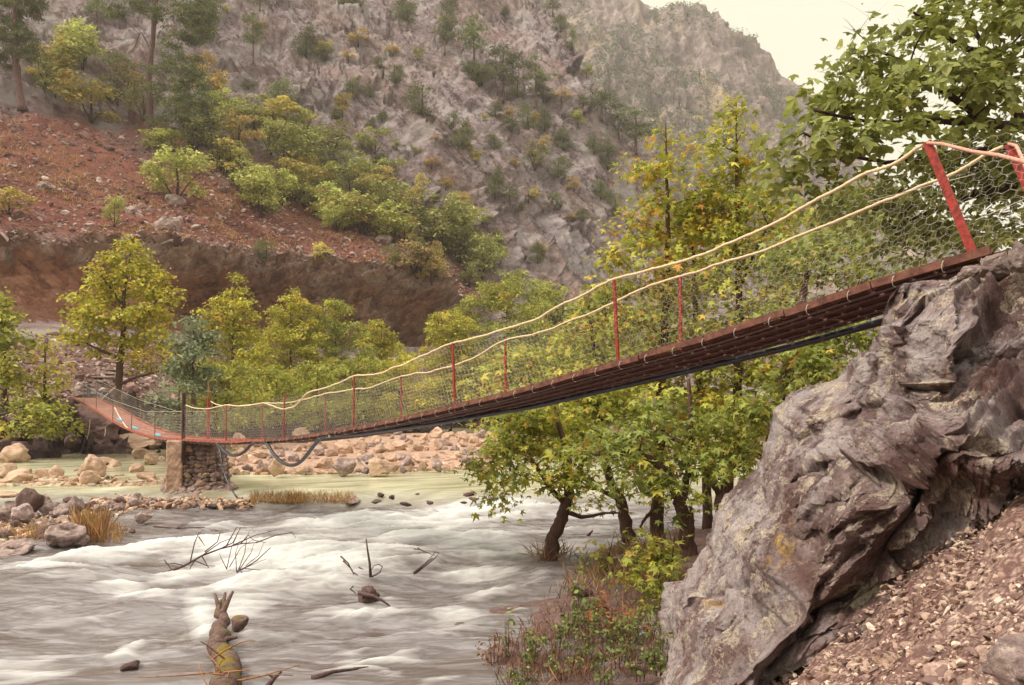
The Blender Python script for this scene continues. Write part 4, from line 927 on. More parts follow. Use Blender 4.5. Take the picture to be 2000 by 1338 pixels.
pts = np.stack([X, Y, Z + .055 + .07 * fbm(np.stack([X, Y, 0 * X], -1) / 1.1, 301, 4) + .25 * fbm(np.stack([X, Y, 0 * X], -1) / 4, 315, 2)], -1)[m]; pts[:, 2] -= .04
stones_mesh('loose_gravel', pts, np.minimum(.06, .008 + rng.exponential(.010, len(pts))), M['peb'], sub=1)
for (x, y, w_, h_, D, l) in ((1950,548,60,52,6.1,'jagged grey rock wedged under the end of the deck'),(1997,540,50,60,5.9,'split grey rock beside the cables at the right edge'),(1905,545,44,26,6.5,'low brown stone on top of the outcrop by the deck end')):
    pxrock('big', x, y, w_, h_, 0, l, D=D, sink=.1)
for (x, y, w_, h_, D, l) in ((1962,812,66,16,5.45,'flat slab lying on the dirt ledge of the outcrop'),(1988,822,26,18,5.3,'small reddish stone beside the flat slab on the ledge'),(1994,862,20,30,5.2,'upright tan stone at the right edge below the ledge')):
    pxrock('tan' if 'tan' in l or 'red' in l else 'grey', x, y, w_, h_, 0, l, D=D)
# left bank boulders and stones on the far slopes
for (x, y, w_, h_) in ((30,880,44,26),(62,884,22,14),(95,884,26,18),(135,884,36,36),(158,882,24,22),(15,862,40,26),(80,868,40,24),(200,876,34,26),(215,868,24,20),(120,862,34,22),(180,884,22,14),(318,868,28,14),(285,862,40,22),(50,850,40,24),(5,885,30,20),(340,866,26,16),(300,868,24,12)):
    f = foot(x, min(y, 882)); s = f[1] / F; rock('dark', f + [0, .3, h_ * s * .3], (w_ * s * .6, w_ * s * .5, h_ * s * .6), 'dark wet boulder along the foot of the far left bank', 'dark boulders along the left bank')
for (x, y, w_, h_, l) in ((318,448,56,38,'large rounded grey boulder on the red slope below the bright shrub'),(340,395,34,26,'grey boulder directly under the bright yellow-green shrub'),(85,368,28,22,'pale boulder high on the red slope at left'),(258,415,26,20,'grey boulder left of the large one on the red slope'),(750,470,38,20,'pale slab in the shrubs at the right end of the red slope'),(175,855,105,80,'big dark brown rock face under the far bridge end'),(32,830,50,40,'dark rock in shade at the left edge of the bank')):
    f = foot(x, y); s = f[1] / F; rock('bigdark' if 'dark' in l else 'big', f + [0, w_ * s * .25, h_ * s * .3], (w_ * s * .6, w_ * s * .55, h_ * s * .62), l)
k = 0
while k < 62:
    px, py = rng.uniform(0, 780), rng.uniform(230, 500)
    if py < 215 + px * .33 or py > 480 + max(0, px - 400) * .12: continue
    f = foot(px, py); s = f[1] / F; w_ = rng.choice([7, 10, 14, 20], p=[.4, .3, .2, .1]); k += 1
    rock('dark' if rng.random() < .45 else 'grey', f + [0, 0, 0], (w_ * s * .6, w_ * s * .5, w_ * s * .4), 'rough stone scattered on the red soil slope', 'stones on the red slope', 'stone', 'stone')
k = 0
while k < 28:
    px, py = rng.uniform(20, 420), rng.uniform(655, 790); f = foot(px, py); s = f[1] / F; w_ = rng.choice([5, 8, 12, 18], p=[.4, .35, .18, .07]); k += 1
    rock('grey' if rng.random() < .6 else 'tan', f, (w_ * s * .6, w_ * s * .5, w_ * s * .4), 'pale stone on the rubble slope below the dirt road', 'stones below the road', 'stone', 'stone')
def scatter_hill(n, cond):
    j = rng.integers(0, GH.shape[0], n); i = rng.integers(0, GH.shape[1], n); m = cond(HX[j, i], HYY[j, i], HT[j, i]) & VISH[j, i]
    return GH[j[m], i[m]]
pt = scatter_hill(140000, lambda x, y, t: ((t > 5.9) & (t < 7.0) & (x < 950) & (x > -50)) | ((t > 1.9) & (t < 3) & (x > -50) & (x < 600)))[:34000]
stones_mesh('scree', pt, np.minimum(.8, .08 + rng.exponential(.12, len(pt))), pebmat('peb_hill', [(0, (.12, .06, .05)), (.4, (.26, .15, .12)), (.75, (.38, .27, .24)), (1, (.5, .4, .36))], 2), sub=1)
# stone steps up the far bank
st = empty('stone_steps', tuple(P(190, 760, 47)), 'rough stone steps climbing the far bank behind the bridge end', 'steps'); SL = np.array(st.location)
for k, (xa, xb, yy_, D) in enumerate(((145,184,768,45.2),(150,186,761,45.9),(146,188,753,46.6),(174,210,744,47.4),(180,222,736,48.2),(190,230,729,49),(204,246,722,50),(214,256,715,51))):
    D = foot((xa + xb) / 2, yy_)[1] - .35; a, b = P(xa, yy_, D), P(xb, yy_, D); mb = MB(); mb.beam(a, b + [0, .15, .02], .62, .11, side=[0, 1, 0]); o = mb.build('step', M['boulder_grey'], loc=tuple(a)); o.location = tuple(a - SL); o.parent = st
o = MB().tube([P(173, 775, 44.6), P(173, 752, 44.6)], [.13, .1], 8).build('anchor_post', M['pipe'], loc=tuple(P(173, 775, 44.6))); tag(o, 'short dark post at the far end of the bridge', 'post')
o = MB().tube([P(198, 779, 45), P(212, 768, 45.5), P(226, 755, 46)], .035, 6).build('handrail_bar', M['wire'], loc=tuple(P(198, 779, 45))); tag(o, 'slanting pale metal bar between the far bridge end and the tree', 'rail')
o = MB().tube([P(176, 756, 44.6), P(184, 766, 44.8), P(194, 770, 45), P(201, 766, 45.2), P(197, 774, 45)], .03, 6).build('blue_rope', M['blue'], loc=tuple(P(176, 756, 44.6))); tag(o, 'knotted blue rope tied to the short dark post', 'rope')

# ------------------------------------------------------------------ leaves and trees
def lobed(nl, depth, tipw):
    pts = []
    angs = {5: [-115, -62, 0, 62, 115], 3: [-60, 0, 60], 1: [0]}[nl]; lens = {5: [.52, .85, 1.0, .85, .52], 3: [.8, 1, .8], 1: [1]}[nl]
    for k, (a, L) in enumerate(zip(angs, lens)):
        if k: am = (a + angs[k - 1]) / 2; pts.append((math.sin(R(am)) * depth, math.cos(R(am)) * depth, 0))
        for da, ll in ((-tipw, L * .62), (0, L), (tipw, L * .62)): pts.append((math.sin(R(a + da)) * ll, math.cos(R(a + da)) * ll, -.22 * ll * ll))
    c = len(pts); pts.append((0, -.08, .03)); f = [[k, k + 1, c] for k in range(c - 1)] + [[c - 1, 0, c]] * 0
    return np.array(pts) * .62 + np.array([0, .1, 0]), np.array(f)
TPL = {'plane': lobed(5, .36, 13), 'fig': lobed(3, .55, 24), 'ovate': (np.array([(0, -.5, 0), (.3, -.1, .06), (.22, .3, 0), (0, .55, -.1), (-.22, .3, 0), (-.3, -.1, .06)]), np.array([[0, 1, 5], [1, 2, 5], [2, 4, 5], [2, 3, 4]])),
       'card': (np.array([(0, -.5, 0), (.32, .02, .08), (0, .5, -.06), (-.32, -.05, .05)]), np.array([[0, 1, 2], [0, 2, 3]])),
       'needle': (np.array([(0, -.5, 0), (.1, 0, .04), (0, .5, 0), (-.1, 0, -.04), ]), np.array([[0, 1, 2], [0, 2, 3]])),
       'blade': (np.array([(-.02, 0, 0), (.02, 0, 0), (.035, .6, .04), (0, 1, .12), ]), np.array([[0, 1, 2], [0, 2, 3]]))}
def leaves(name, pos, size, col, tpl, outward, mat, parent, loc, upb=.9, r=None):
    n = len(pos); r = r or rng; v0, f0 = TPL[tpl]
    nz = r.normal(0, .62, (n, 3)) + outward * .55; nz[:, 2] += upb; nz /= np.linalg.norm(nz, axis=1, keepdims=True)
    d = outward * .8 + r.normal(0, .7, (n, 3)) - np.array([0, 0, .35]); d -= nz * (d * nz).sum(1, keepdims=True); d /= np.linalg.norm(d, axis=1, keepdims=True) + 1e-9
    xx = np.cross(d, nz); Rm = np.stack([xx, d, nz], -1)
    q = np.einsum('nij,vj->nvi', Rm, v0) * size[:, None, None] + pos[:, None]
    f = (f0[None] + (np.arange(n) * len(v0))[:, None, None]).reshape(-1, 3)
    return mesh(name, q.reshape(-1, 3), f, mat, parent, attrs=dict(col=np.repeat(col, len(v0), axis=0)), loc=loc)
def pick(pal, n, r, spot=None):
    cs = np.array([p[1] for p in pal]); w_ = np.array([p[0] for p in pal], float); w_ /= w_.sum(); k = r.choice(len(pal), n, p=w_)
    c = cs[k] * 1.14 * np.exp(r.normal(0, .25, (n, 1))); return np.clip(c, 0, 1)
PAL = {
 'plane': [(5, (.27, .29, .045)), (3, (.17, .20, .035)), (2.2, (.42, .38, .06)), (.6, (.50, .30, .05)), (.2, (.42, .17, .05))],
 'plane_yellow': [(5, (.33, .35, .055)), (2.5, (.20, .23, .04)), (3, (.48, .43, .07)), (1, (.55, .34, .05)), (.3, (.48, .20, .05))],
 'plane_green': [(5, (.23, .27, .055)), (3, (.30, .34, .085)), (2, (.15, .18, .04)), (1.6, (.42, .38, .07)), (.35, (.42, .2, .05))],
 'bank_yellow': [(4, (.40, .39, .055)), (2, (.24, .26, .04)), (3, (.52, .45, .07)), (1.1, (.52, .32, .05))],
 'bank_green': [(4, (.31, .33, .065)), (3, (.21, .23, .05)), (2, (.44, .41, .08)), (.5, (.42, .25, .05))],
 'greygreen': [(4, (.17, .20, .11)), (3, (.25, .28, .17)), (2, (.11, .13, .07))],
 'fig': [(5, (.18, .20, .05)), (4, (.24, .26, .07)), (3, (.33, .34, .10)), (1, (.10, .11, .04))],
 'herb': [(4, (.17, .22, .06)), (3, (.11, .14, .04)), (1, (.28, .31, .08)), (1.5, (.2, .13, .07))],
 'brown': [(3, (.26, .13, .07)), (3, (.17, .085, .05)), (1, (.36, .20, .10)), (.6, (.2, .2, .06))],
 'rustleaf': [(3, (.42, .16, .06)), (2, (.30, .10, .04))],
 'pine': [(4, (.11, .125, .05)), (3, (.16, .175, .065)), (2, (.07, .08, .04)), (.7, (.2, .21, .08))],
 'pinelight': [(4, (0.156, 0.228, 0.054)), (3, (0.228, 0.300, 0.072)), (2, (0.096, 0.144, 0.036))],
 'shrub_light': [(4, (.40, .41, .13)), (3, (.30, .31, .09)), (2, (.46, .45, .15))],
 'shrub_yellow': [(4, (.42, .36, .11)), (3, (.31, .28, .08)), (2, (.46, .33, .11))],
 'shrub_green': [(4, (.27, .27, .095)), (3, (.19, .19, .07)), (2, (.35, .33, .12))],
 'shrub_orange': [(4, (.46, .32, .13)), (3, (.38, .27, .11)), (2, (.34, .29, .12))],
 'juniper': [(4, (.13, .14, .06)), (3, (.18, .185, .08)), (2, (.09, .095, .045))],
 'grass': [(4, (.42, .25, .09)), (3, (.34, .17, .07)), (2, (.45, .33, .12))]}
TF = {'plane': 4.4, 'fig': 5.2, 'ovate': 2.0, 'card': 3.3, 'needle': 5.5}
def bez(a, m, b, n=7):
    t = np.linspace(0, 1, n)[:, None]; return (1 - t) ** 2 * a + 2 * t * (1 - t) * m + t * t * b
def tree(name, label, cat, trunks, blobs, dens, lsize, pal, tpl='plane', group=None, clump=.55, bark='bark', twigs=3, flat=.6, depth=.8, loc=None, limb=.18, world=False, leafm='leaf', seed=None, low=0.0, upb=.9, limbw=1.0, tipc=None):
    """trunks: lists of (px,py,D,radius_m); blobs: (px,py,D,rx_px,ry_px[,weight]). dens = leaves per blob area measured in leaf sizes"""
    r = np.random.default_rng(seed if seed is not None else int(rng.integers(1e9)))
    if world: TR = [[(np.array(q[:3], float), q[3]) for q in t] for t in trunks]; BLB = [(np.array(b[:3], float), np.array([b[3], b[3] * depth, b[4]]), b[5] if len(b) > 5 else 1) for b in blobs]
    else:
        TR = [[(P(q[0], q[1], q[2]), q[3]) for q in t] for t in trunks]; BLB = [(P(b[0], b[1], b[2]), np.array([b[3], b[3] * depth, b[4]]) * b[2] / F, b[5] if len(b) > 5 else 1) for b in blobs]
    base = TR[0][0][0] if loc is None else np.array(loc); root = empty(name, tuple(base), label, cat, group)
    tb = MB(); tpts = []
    for t in TR:
        p = np.array([q[0] for q in t]); rr = np.array([q[1] for q in t]) * (.85 if bark == 'bark' else 1); s = np.concatenate([[0], np.cumsum(np.linalg.norm(np.diff(p, axis=0), axis=1))]); u = np.linspace(0, s[-1], max(10, int(len(p) * 5)))
        pq = np.stack([np.interp(u, s, p[:, k]) for k in range(3)], -1); ps = pq.copy(); ps[1:-1] = (pq[:-2] + pq[1:-1] * 2 + pq[2:]) / 4; rq = np.interp(u, s, rr)
        ps += (r.normal(0, 1, ps.shape) * rq[:, None] * .12); rq = rq * (1 + .06 * r.normal(size=len(rq)))
        if t is TR[0]: rq = rq * (1 + .25 * np.exp(-np.arange(len(rq)) / 1.2))
        tb.tube(ps, rq, 10); tpts += [(a, b) for a, b in zip(ps, rq)]
    TPp = np.array([a for a, b in tpts]); TRr = np.array([b for a, b in tpts])
    pos = []; outw = []; cidx = []; ncl = 0
    for c, rad, wt in BLB:
        area = math.pi * rad[0] * rad[2]; nc = max(3, int(area / (clump * clump) * 1.1 * wt)); nl = int(area / (lsize * lsize * .42) * dens * TF[tpl] * wt / nc) + 1
        for k in range(nc):
            dq = r.normal(size=3); dq /= np.linalg.norm(dq); dq *= r.uniform(.25, 1) ** .5; cc = c + dq * rad
            # limb from the trunk to the clump
            dd = np.linalg.norm((TPp - cc) * [1, 1, .8], axis=1) + np.clip(TPp[:, 2] - cc[2] + .25 * np.linalg.norm(TPp[:, :2] - cc[:2], axis=1), 0, None) * 1.2
            j = int(np.argmin(dd)); a = TPp[j]; L = np.linalg.norm(cc - a)
            if L > .15 * clump:
                mid = (a + cc) / 2 + np.array([0, 0, .10 * L]) + r.normal(0, .08 * L, 3); w0 = min(TRr[j] * .6, (.012 + .011 * L) * limbw); pb = bez(a, mid, cc, 6); tb.tube(pb, np.linspace(w0, w0 * .3, 6), 5, False); TPp = np.concatenate([TPp, pb[2:5]]); TRr = np.concatenate([TRr, np.linspace(w0, w0 * .3, 6)[2:5] * 1.4])
                for q in range(twigs):
                    e = cc + r.normal(0, 1, 3) * clump * [.45, .45, .3]; s0 = pb[3 + q % 3]; tb.tube(bez(s0, (s0 + e) / 2 + r.normal(0, .08, 3) * clump, e, 4), np.linspace(w0 * .3, w0 * .10, 4), 4, False)
            o_ = r.normal(0, .5, (nl, 3)); o_ *= np.minimum(1, 1.25 / (np.linalg.norm(o_, axis=1, keepdims=True) + 1e-6)); p_ = cc + o_ * clump * np.array([1.15, 1.15, flat]) * (1.0 + .0 * r.random())
            p_[:, 2] -= .12 * clump * (o_[:, 0] ** 2 + o_[:, 1] ** 2) * 2
            pos.append(p_); ou = o_ * .6 + dq * .6; outw.append(ou); cidx += [ncl] * nl; ncl += 1
    pos = np.concatenate(pos); outw = np.concatenate(outw); cidx = np.array(cidx); n = len(pos)
    col = pick(PAL[pal], n, r); ctint = pick(PAL[pal], ncl, r)[cidx]; hue = r.uniform(size=ncl)[cidx][:, None]; col = (col * (1 - .42 * (hue > .2)) + ctint * .42 * (hue > .2)) * np.array([1.05, 1.05, 1.0])
    if tipc: col = np.where((r.uniform(size=(n, 1)) < tipc[0]), np.array(tipc[1]) * np.exp(r.normal(0, .2, (n, 1))), col)
    tb.build('trunk', M[bark], root, True, loc=tuple(base)).location = (0, 0, 0)
    o = leaves('crown', pos, lsize * np.exp(r.normal(-.03, .3, n)), col, tpl, outw, M[leafm], root, tuple(base), upb, r); o.location = (0, 0, 0)
    return root
NT_ = 'plane trees growing in the water on the near bank'
tree('plane_tree', 'young plane tree with leaning dark trunk standing at the edge of the rapids', 'tree',
     [[(1072,1096,17,.21),(1078,1060,17,.18),(1092,1025,17,.165),(1106,985,17,.15),(1112,950,17,.13),(1108,905,17,.11),(1100,860,17,.08),(1085,800,17.2,.05)],[(1106,985,17,.09),(1080,960,16.8,.07),(1050,915,16.5,.06),(1030,885,16.5,.03)]],
     [(980,850,16.8,75,45),(1080,840,17,110,55),(990,910,16.6,66,40,.9),(1060,940,16.3,96,34,.9),(985,972,16.4,42,20,.7),(1110,965,16.2,50,18,.5),(1150,900,16.6,64,42,.8),(945,955,16.4,22,16,.5),(1020,800,17.3,90,45)], 1.05, .19, 'plane', clump=.42)
tree('plane_tree', 'plane tree with short upright trunk, second from the rapids, crown crossing the deck', 'tree',
     [[(1228,1056,19,.20),(1222,1010,19,.17),(1212,975,19,.15),(1190,940,19,.12),(1180,880,19,.11),(1170,780,19.3,.09),(1160,680,19.5,.06),(1150,600,19.6,.03)],[(1212,975,19,.09),(1170,955,18.6,.06),(1130,950,18.4,.03)]],
     [(1150,830,19,90,60),(1210,900,18.8,65,50),(1180,985,18.4,40,18,.6),(1100,740,19.6,110,55),(1050,680,19.8,70,45,.8),(1130,650,19.6,80,60),(1190,600,19.4,60,55),(1000,730,19.6,60,50,.9),(1200,740,19,90,70),(950,790,19,45,40,.8)], .95, .19, 'plane_yellow', clump=.48)
tree('plane_tree', 'tall plane tree with straight trunk and narrow orange top left of the highest one', 'tree',
     [[(1286,1062,19.5,.22),(1284,1000,19.5,.19),(1288,900,19.5,.16),(1292,760,19.7,.13),(1300,600,19.8,.10),(1305,450,19.9,.07),(1302,330,20,.04),(1300,240,20,.02)],[(1284,990,19.5,.1),(1262,1010,19.3,.05),(1250,1030,19.2,.03)]],
     [(1300,270,20,22,38,.8),(1290,340,20,42,50),(1320,410,19.9,60,50),(1255,430,19.7,50,45),(1280,510,19.8,85,60),(1215,500,19.6,45,40,.8),(1230,590,19.6,80,60),(1300,660,19.6,95,60),(1240,330,20,30,30,.5),(1380,460,20,50,50,.7),(1210,440,19.8,30,30,.5),(1270,780,19.4,90,65),(1290,880,19.2,70,50,.7),(1265,940,19,50,30,.5)], .8, .19, 'plane_yellow', clump=.45, tipc=(.06, (.50, .22, .04)))
tree('plane_tree', 'thick reddish plane trunk nearest the outcrop with a bough arching left', 'tree',
     [[(1342,1120,15.4,.22),(1346,1070,15.4,.19),(1342,1030,15.4,.17),(1330,990,15.4,.15),(1318,950,15.4,.12),(1300,920,15.4,.10),(1270,895,15.4,.08),(1220,885,15.3,.05),(1160,888,15.2,.03)],[(1330,990,15.4,.1),(1345,920,15.6,.08),(1350,820,15.8,.06),(1345,740,15.9,.04)],[(1342,1060,15.4,.08),(1352,1010,15.2,.05),(1348,980,15.1,.03)]],
     [(1290,900,15.3,60,38),(1330,970,15,60,40),(1230,930,15.2,55,35),(1380,880,15.6,80,60),(1340,800,15.8,90,60),(1250,830,15.5,80,50),(1300,1010,14.9,30,16,.5),(1180,870,15.2,60,36)], .75, .19, 'plane_green', clump=.4)
tree('plane_tree', 'slim straight plane tree in the water just left of the forked one', 'tree',
     [[(1384,1042,21,.17),(1380,960,21,.15),(1376,860,21,.13),(1366,740,21,.11),(1358,600,21,.08),(1352,470,21,.05),(1346,380,21,.025)]],
     [(1350,420,21,60,45),(1380,500,21,75,55),(1340,570,20.8,80,55),(1390,650,20.8,90,60),(1350,730,20.6,80,60),(1400,800,20.5,90,60),(1300,420,21,50,50,.6),(1260,640,21,80,60,.8)], .8, .20, 'plane_yellow', clump=.5, tipc=(.07, (.48, .22, .04)))
tree('plane_tree', 'tallest plane tree with forked dark trunk and green pointed top', 'tree',
     [[(1416,1016,19,.24),(1408,970,19,.20),(1424,930,19,.17),(1436,870,19,.15),(1442,760,19.2,.13),(1444,640,19.3,.11),(1442,500,19.4,.09),(1440,380,19.5,.06),(1438,280,19.5,.035),(1438,200,19.6,.015)],[(1408,970,19,.13),(1386,925,18.8,.12),(1378,905,18.6,.10),(1345,870,18.4,.07),(1300,850,18.2,.05)],[(1444,560,19.3,.07),(1470,500,19.2,.05),(1500,440,19.1,.03)]],
     [(1440,215,19.6,30,30,1.),(1400,420,19.6,60,50,.8),(1425,270,19.5,52,36,.9),(1470,330,19.4,52,40,.8),(1400,350,19.5,55,45,.9),(1450,400,19.4,80,50),(1500,470,19.2,85,50),(1420,500,19.3,75,50),(1480,570,19.1,110,60),(1430,660,19,90,60),(1520,680,18.9,100,65),(1450,770,18.7,100,65),(1420,850,18.5,80,55),(1490,850,18.4,45,45),(1560,430,19.4,70,45,.7),(1540,520,19.3,80,50,.8),(1620,480,19.4,70,50,1.),(1560,600,19.2,90,50,.9),(1380,420,19.6,60,50,.7),(1350,330,19.8,30,40,.5),(1490,390,19.5,60,40,.7)], .8, .19, 'plane_yellow', clump=.47)
tree('plane_tree', 'broad green plane tree behind the outcrop under the middle of the deck', 'tree',
     [[(1500,960,16,.2),(1510,860,16,.17),(1530,740,16,.14),(1560,620,16,.1),(1580,520,16.2,.06)],[(1530,740,16,.1),(1600,660,15.6,.07),(1660,600,15.4,.04)]],
     [(1570,520,16.2,90,50),(1660,500,16,90,50),(1720,540,15.6,60,45,.9),(1600,600,15.8,100,50),(1550,690,15.4,90,55),(1640,680,15,80,50),(1500,770,15.2,80,55),(1590,720,14.8,70,40,.9),(1690,640,14.8,45,50),(1460,840,15.4,70,50),(1440,920,15.6,45,35,.7),(1530,790,14.6,40,30,.8),(1640,430,16.4,80,50,.9),(1740,440,16,70,50,.9),(1600,380,16.6,50,30,.6),(1700,370,16.6,60,30,.5),(1700,590,15,60,40,.8)], .85, .19, 'plane_green', clump=.42)
tree('sapling', 'leafy plane sapling with yellow and green leaves on the mud between trunks and outcrop', 'sapling',
     [[(1292,1215,13,.03),(1288,1130,13,.025),(1282,1050,13,.015)],[(1292,1215,13,.025),(1310,1120,12.9,.018),(1318,1040,12.8,.01)]],
     [(1285,1060,13,38,34,.8),(1310,1110,12.9,40,40),(1262,1090,13.1,34,24,.8),(1280,1170,12.8,46,34,.9),(1245,1190,13,34,24,.7),(1310,1180,12.6,26,36,.8),(1240,1120,13.3,30,26,.7)], .95, .15, 'plane', clump=.28, limbw=.4)
tree('sapling', 'low twiggy sapling with a few yellow leaves left of the leafy one', 'sapling',
     [[(1185,1120,15.5,.02),(1190,1080,15.5,.012),(1200,1040,15.5,.006)]], [(1185,1080,15.5,40,26,.6),(1150,1100,15.4,34,18,.6),(1215,1050,15.6,26,18,.6)], .6, .12, 'bank_green', clump=.25, limbw=.4, tpl='ovate')
tree('fig_tree', 'big dark green fig tree leaning in from the right above the red post', 'tree',
     [[(2200,560,11.6,.24),(2150,400,11.6,.18),(2080,300,11.6,.12),(2000,248,11.4,.075),(1920,240,11.2,.065),(1840,236,11.0,.05),(1760,240,10.8,.035),(1680,236,10.6,.022),(1590,215,10.5,.02)],
      [(2000,248,11.4,.07),(1960,170,11.4,.05),(1920,90,11.4,.035),(1880,20,11.4,.02)],[(2080,300,11.6,.07),(1960,290,11.2,.05),(1850,300,10.9,.04),(1740,320,10.6,.03),(1640,300,10.5,.02),(1570,260,10.4,.015)],
      [(2080,330,11.6,.07),(1960,370,11.6,.045),(1840,400,11.6,.03),(1740,450,11.6,.015)],[(1920,240,11.2,.045),(1850,180,11.2,.05),(1780,130,11.1,.03),(1720,100,11.0,.02)],[(1920,110,11.4,.05),(1840,70,11.2,.03),(1780,20,11.1,.015)]],
     [(1950,30,11.4,100,70),(1880,100,11.3,95,60),(1800,60,11.2,60,60),(1975,150,11.5,70,70),(1790,150,11.0,85,55),(1720,120,10.9,45,55,.9),(1850,200,11.1,95,45),(1700,200,10.8,75,40),(1625,150,10.7,38,40,.8),(1610,210,10.6,60,38),(1560,265,10.5,45,36,.9),(1640,290,10.5,85,38),(1590,330,10.6,60,30,.6),(1760,290,10.8,80,45,.8),(1870,300,11.2,90,45,.7),(1960,280,11.4,70,60,.9),(1700,370,11.2,90,40,.6),(1800,400,11.6,100,50,.75),(1900,430,11.8,80,50,.8),(1980,400,11.9,60,70,.9),(1730,450,11.6,70,40,.6),(1560,330,10.6,50,40,.5),(1640,380,10.8,70,40,.5),(1850,470,11.8,80,40,.7),(1930,360,11.8,90,40,.8),(1780,350,11.6,80,40,.7),(1560,380,10.8,60,40,.4),(1990,330,11.8,60,60,.8),(1690,60,11.2,26,24,.4),(1600,420,11.2,60,30,.4)],
     .98, .20, 'fig', tpl='fig', clump=.4, bark='bark_dark', twigs=4, depth=1.1, limbw=1.0)
# ------------------------------------------------------------------ trees on the far bank
def bank_tree(label, px, top, w_, pal, n=1.25, D=None, base=795, shape='cone', seed=None, lsize=.22, group=None, name='plane_tree', cat='tree', clump=.62, bark='bark', sway=0, tpl='card'):
    w_ = w_ * 1.28; f = foot(px, base) if D is None else P(px, base, D); D = f[1]; bx_, by_ = proj(f); Hh = by_ - top; t = []
    fr = [(0, 0), (.25, .01), (.5, .02), (.75, .0), (.96, .0)]; t = [(px + sway * a * w_ , by_ - Hh * a, D, max(.02, .17 * (1 - a) * min(1.4, Hh / 250 + .4))) for a, b in fr]
    if shape == 'cone': prof_ = [(.95, .12), (.84, .24), (.70, .34), (.55, .43), (.40, .48), (.26, .46), (.13, .40)]
    elif shape == 'round': prof_ = [(.92, .22), (.78, .40), (.6, .48), (.42, .46), (.28, .34)]
    else: prof_ = [(.85, .3), (.6, .45), (.35, .5), (.14, .46)]
    bl = []; r = np.random.default_rng(seed or int(px * 7 + top))
    for a, hw in prof_:
        k = 1 if hw < .2 else 2
        for q in range(k): bl.append((px + sway * a * w_ + (q - (k - 1) / 2) * w_ * hw * .8 + r.uniform(-.08, .08) * w_, by_ - Hh * a + r.uniform(-.03, .03) * Hh, D + r.uniform(-.8, .8), w_ * hw * (.75 if k > 1 else 1), Hh * .11, r.uniform(.6, 1.1)))
    return tree(name, label, cat, [t], bl, n, lsize, pal, tpl, group, clump, bark, 2, seed=seed)
tree('plane_tree', 'broad yellow plane tree with brown trunk beside the far end of the bridge', 'tree',
     [[(228,800,46.5,.28),(231,750,46.5,.24),(235,705,46.5,.22),(238,680,46.5,.2),(242,630,46.5,.16),(240,590,46.5,.12),(248,540,46.5,.07),(255,490,46.5,.03)],[(236,700,46.5,.14),(205,688,46,.10),(170,672,45.6,.06)],[(232,752,46.5,.12),(262,738,46.2,.09),(300,728,46,.06),(330,722,45.8,.03)],[(241,600,46.5,.12),(215,560,46.3,.08),(195,535,46,.04)],[(240,640,46.5,.1),(290,600,46.3,.07),(330,570,46,.04)]],
     [(262,495,46.5,34,24,.9),(235,520,46.4,55,26),(285,530,46.5,38,24,.9),(200,550,46.3,44,26,.9),(260,560,46.6,70,30,.9),(310,575,46.5,40,22,.9),(180,595,46.2,50,26,.9),(245,605,46.5,80,30),(305,620,46.4,50,26),(165,645,46,50,24,.8),(225,650,46.4,70,28),(290,665,46.3,55,24,.8),(190,680,46,45,18,.6),(330,705,45.8,40,18,.7),(275,705,46,46,20,.7),(150,620,45.8,26,20,.6)], 1.15, .24, 'bank_yellow', 'card', clump=.62)
bank_tree('slender yellow-green tree with a pointed top right of the broad yellow one', 455, 545, 105, 'bank_yellow', 1.15, base=795)
bank_tree('pointed yellow-green tree in the middle of the far bank row', 568, 572, 120, 'bank_yellow', 1.25, base=795)
bank_tree('green tree with twin tips right of the middle of the far bank row', 655, 590, 125, 'bank_green', 1.25, base=792)
bank_tree('leafy yellow tree at the right end of the far bank row before the cave', 745, 625, 110, 'bank_yellow', 1.25, base=790)
bank_tree('grey-green acacia-like tree behind the pier posts', 378, 622, 78, 'greygreen', 1.2, base=800, shape='round', name='grey_green_tree', D=44)
bank_tree('dark grey-green bush behind the black pier post', 350, 745, 84, 'greygreen', 1.1, base=845, shape='bush', name='bush', cat='bush', D=41)
bank_tree('brownish green bush under the grey-green tree', 420, 700, 120, 'bank_green', 1.2, base=820, shape='bush', name='bush', cat='bush', D=50)
bank_tree('small yellow-green bush low behind the two pier posts', 470, 745, 110, 'bank_green', 1.2, base=835, shape='bush', name='bush', cat='bush', D=54)
bank_tree('dense green bush behind the first red posts', 540, 715, 130, 'plane', 1.2, base=835, shape='bush', name='bush', cat='bush', D=58)
bank_tree('dark leafy bush behind the sagging rope', 620, 705, 130, 'bank_green', 1.2, base=832, shape='bush', name='bush', cat='bush', D=62)
bank_tree('olive bush at the water behind the netting', 700, 690, 130, 'plane', 1.2, base=832, shape='bush', name='bush', cat='bush', D=66)
bank_tree('yellow bush at the water where the deck starts to climb', 780, 690, 120, 'bank_yellow', 1.2, base=832, shape='bush', name='bush', cat='bush', D=70)
bank_tree('bright yellow-green tree in front of the cave', 885, 605, 125, 'bank_yellow', 1.3, base=800, shape='cone')
bank_tree('tall green tree with rounded top right of the cave', 990, 545, 160, 'bank_green', 1.3, base=790, shape='round', lsize=.3, clump=.9)
bank_tree('green tree behind the two ropes, top touching the grey slope', 1075, 560, 120, 'bank_green', 1.3, base=780, shape='round', lsize=.3, clump=.9)
bank_tree('pale green bushy tree at the foot of the grey slope', 1140, 590, 110, 'plane', 1.3, base=790, shape='round', lsize=.3, clump=.9)
bank_tree('yellow bushy tree at the water right of the cave', 945, 690, 130, 'bank_yellow', 1.3, base=815, shape='bush', lsize=.26, clump=.8)
bank_tree('olive tree hidden behind the near plane trees', 1240, 600, 150, 'bank_green', 1.2, base=800, shape='round', lsize=.34, clump=1.0)
bank_tree('green leafy tree cut by the left edge of the photo', 8, 580, 75, 'bank_green', 1.2, base=800, shape='round', D=41)
